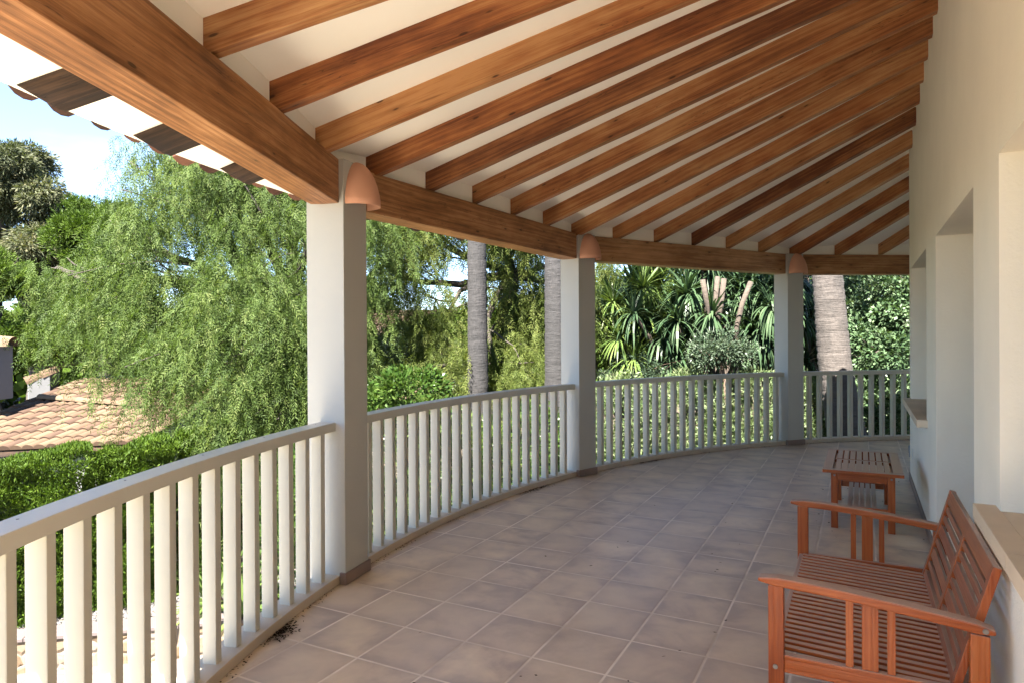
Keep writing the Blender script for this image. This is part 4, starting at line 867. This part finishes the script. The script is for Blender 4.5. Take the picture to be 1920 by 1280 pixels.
mb = MB(); mb.hexa([q-Vector((0, 0, .16)), q+al*ww*.94-Vector((0, 0, .16)), q+al*ww*.94+upd*.35-Vector((0, 0, .16)), q+upd*.35-Vector((0, 0, .16)), q-Vector((0, 0, .045)), q+al*ww*.94-Vector((0, 0, .045)), q+al*ww*.94+upd*.35+Vector((0, 0, .0)), q+upd*.35+Vector((0, 0, .0))]); mb.build('eave_board', M_TAIL, nh)
def capline(a, b, rad=.10, par=None, nm='ridge_cap'):
    a = Vector(a); b = Vector(b); L = (b-a).length; d = (b-a).normalized(); s_ = d.cross(Vector((0, 0, 1))).normalized(); u_ = s_.cross(d); V = []; Fc = []; var = []; x = 0
    while x < L:
        k = len(V); vv = random.random()
        for e, (xx, rr_) in enumerate(((x-.03, rad), (x+.4, rad*.85))):
            for j in range(9): w = math.pi*j/8; V.append(tuple(a+d*xx+s_*math.cos(w)*rr_+u_*math.sin(w)*rr_)); var.append(vv)
        for j in range(8): Fc.append((k+j, k+j+1, k+10+j, k+9+j))
        x += .38
    me = pym(nm, V, Fc); a_ = me.attributes.new('var', 'FLOAT', 'POINT'); a_.data.foreach_set('value', var); return link(nm, me, M_RTILE, par)
def onroof(x, y): return q+al*x+upd*y+Vector((0, 0, .08))
capline(onroof(.3, 2.9), onroof(ww*.62, 2.1), .11, nh); capline(onroof(0, 4.95), onroof(ww*.9, 4.95), .13, nh)
# small white parapet with tiles at the top of the roof
pa = at(52, 716, 18.5)-NB; pb_ = at(92, 700, 18.8)-NB; dd = (pb_-pa); dd.z = 0; ss = Vector((-dd.y, dd.x, 0)).normalized()*.18
mb = MB(); mb.hexa([pa-ss-Vector((0, 0, .5)), pb_-ss-Vector((0, 0, .5)), pb_+ss-Vector((0, 0, .5)), pa+ss-Vector((0, 0, .5)), pa-ss, pb_-ss, pb_+ss, pa+ss]); mb.build('parapet', M_HWHITE, nh); capline(pa+Vector((0, 0, -.01)), pb_+Vector((0, 0, -.01)), .2, nh, 'parapet_cap')
c_ = at(-20, 678, 16.5)-NB; MB().box(c_.x-.3, c_.x+.20, c_.y, c_.y+.5, c_.z-.9, c_.z+.42).build('chimney', M_HWHITE, nh)
capline(c_+Vector((-.35, .25, .40)), c_+Vector((.26, .25, .40)), .27, nh, 'chimney_cap')
tag(nh, 'neighbouring white house with sunbleached barrel tiled roof beyond the hedge', 'house')
def far_house(u0, u1, v_eave, Y, dep, label):
    a = at(u0, v_eave, Y); b = at(u1, v_eave, Y); r = empty('far_house', (a.x, Y, G0)); B = Vector(r.location); W_ = b.x-a.x; h = a.z-G0
    MB().box(0, W_, 0, dep, 0, h).build('wall', M_HWHITE, r)
    up1 = Vector((0, 1, .34)); tiled_plane('roof', (-.3, -.35, h-.08), (1, 0, 0), up1, W_+.6, (dep/2+.35)*1.05, M_RTILE, r)
    tiled_plane('roof', (W_+.3, dep+.35, h-.08), (-1, 0, 0), Vector((0, -1, .34)), W_+.6, (dep/2+.35)*1.05, M_RTILE, r)
    for x in np.arange(1.2, W_-1, 2.6):
        w_ = MB().box(x, x+.9, -.02, .05, h-1.8, h-.6).build('window', M_GREY, r); MB().box(x+.06, x+.84, -.03, -.015, h-1.74, h-.66).build('pane', M_GLASS, w_)
    tag(r, label, 'house', 'white tiled houses behind the trees'); return r
far_house(300, 600, 640, 26, 7, 'white house with tiled roof glimpsed through the pepper tree left of the nearest column')
far_house(680, 880, 628, 27, 6, 'white house with tiled roof glimpsed between the nearest column and the left palm trunk')
far_house(985, 1110, 665, 25, 6, 'low house with orange tiled roof glimpsed beside the palm behind the middle column')
# ---------------------------------------------------------------- litter on the terrace
Vl = []; vl = []
def litter(P, L, W):
    n = len(P); az = rng.random(n)*6.28; d = np.c_[np.cos(az), np.sin(az), rng.normal(0, .12, n)]; s_ = np.c_[-np.sin(az), np.cos(az), rng.normal(0, .25, n)]
    L = L*rng.uniform(.5, 1.3, n)[:, None]; W = W*rng.uniform(.5, 1.3, n)[:, None]; V = np.stack([P-d*L/2, P+s_*W/2, P+d*L/2, P-s_*W/2], 1); V[:, :, 2] = np.maximum(V[:, :, 2], .003); Vl.append(V.reshape(-1, 3)); vl.append(np.repeat(rng.random(n), 4))
n = 1500; a_ = rng.uniform(-95, -5, n); dens = .5+.5*np.sin(a_*.8)+.4*np.sin(a_*2.3+1); keep = rng.random(n) < np.clip(dens, .08, 1)*.8; a_ = a_[keep]; r_ = RAD-.004-np.abs(rng.normal(0, .018, len(a_)))
litter(np.c_[CX+r_*np.sin(np.radians(a_)), CYY+r_*np.cos(np.radians(a_)), np.full(len(a_), .006)], .016, .007)
for ac, sp_, k_ in ((-79.3, .45, 260), (-52.5, .9, 160), (-37.5, 1.2, 160)):
    a_ = rng.normal(ac, sp_, k_); r_ = RAD-.01-np.abs(rng.normal(0, .04, k_)); litter(np.c_[CX+r_*np.sin(np.radians(a_)), CYY+r_*np.cos(np.radians(a_)), np.full(k_, .007)], .02, .009)
n = 130; s_ = rng.uniform(2, 9, n); t_ = rng.uniform(-2.2, .4, n); t_ = np.where(rng.random(n) < .6, rng.normal(-.1, .35, n), t_); t_ = np.minimum(t_, .42); P = np.outer(s_, list(DR))+np.outer(t_, list(DN)); P[:, 2] = .006; litter(P, .022, .012)
lt = rawquads('leaf_litter', np.concatenate(Vl), np.concatenate(vl), leafmat('brown_litter', [(.02, .012, .008), (.05, .03, .02), (.09, .055, .03), (.16, .10, .05)], .1, .9)); tag(lt, 'brown leaf litter and crumbs scattered on the floor tiles', 'leaf litter', kind='stuff')

for o in list(COL.objects):
    if o.type == 'MESH' and o.data.materials and o.data.materials[0] in WOODS and 'gco' not in o.data.attributes:
        n = len(o.data.vertices); c = np.empty(n*3); o.data.vertices.foreach_get('co', c); c = c.reshape(-1, 3); ax = np.argsort(-(c.max(0)-c.min(0))); g = c[:, ax]+rng.random(3)*5
        a_ = o.data.attributes.new('gco', 'FLOAT_VECTOR', 'POINT'); a_.data.foreach_set('vector', g.astype(np.float32).ravel())
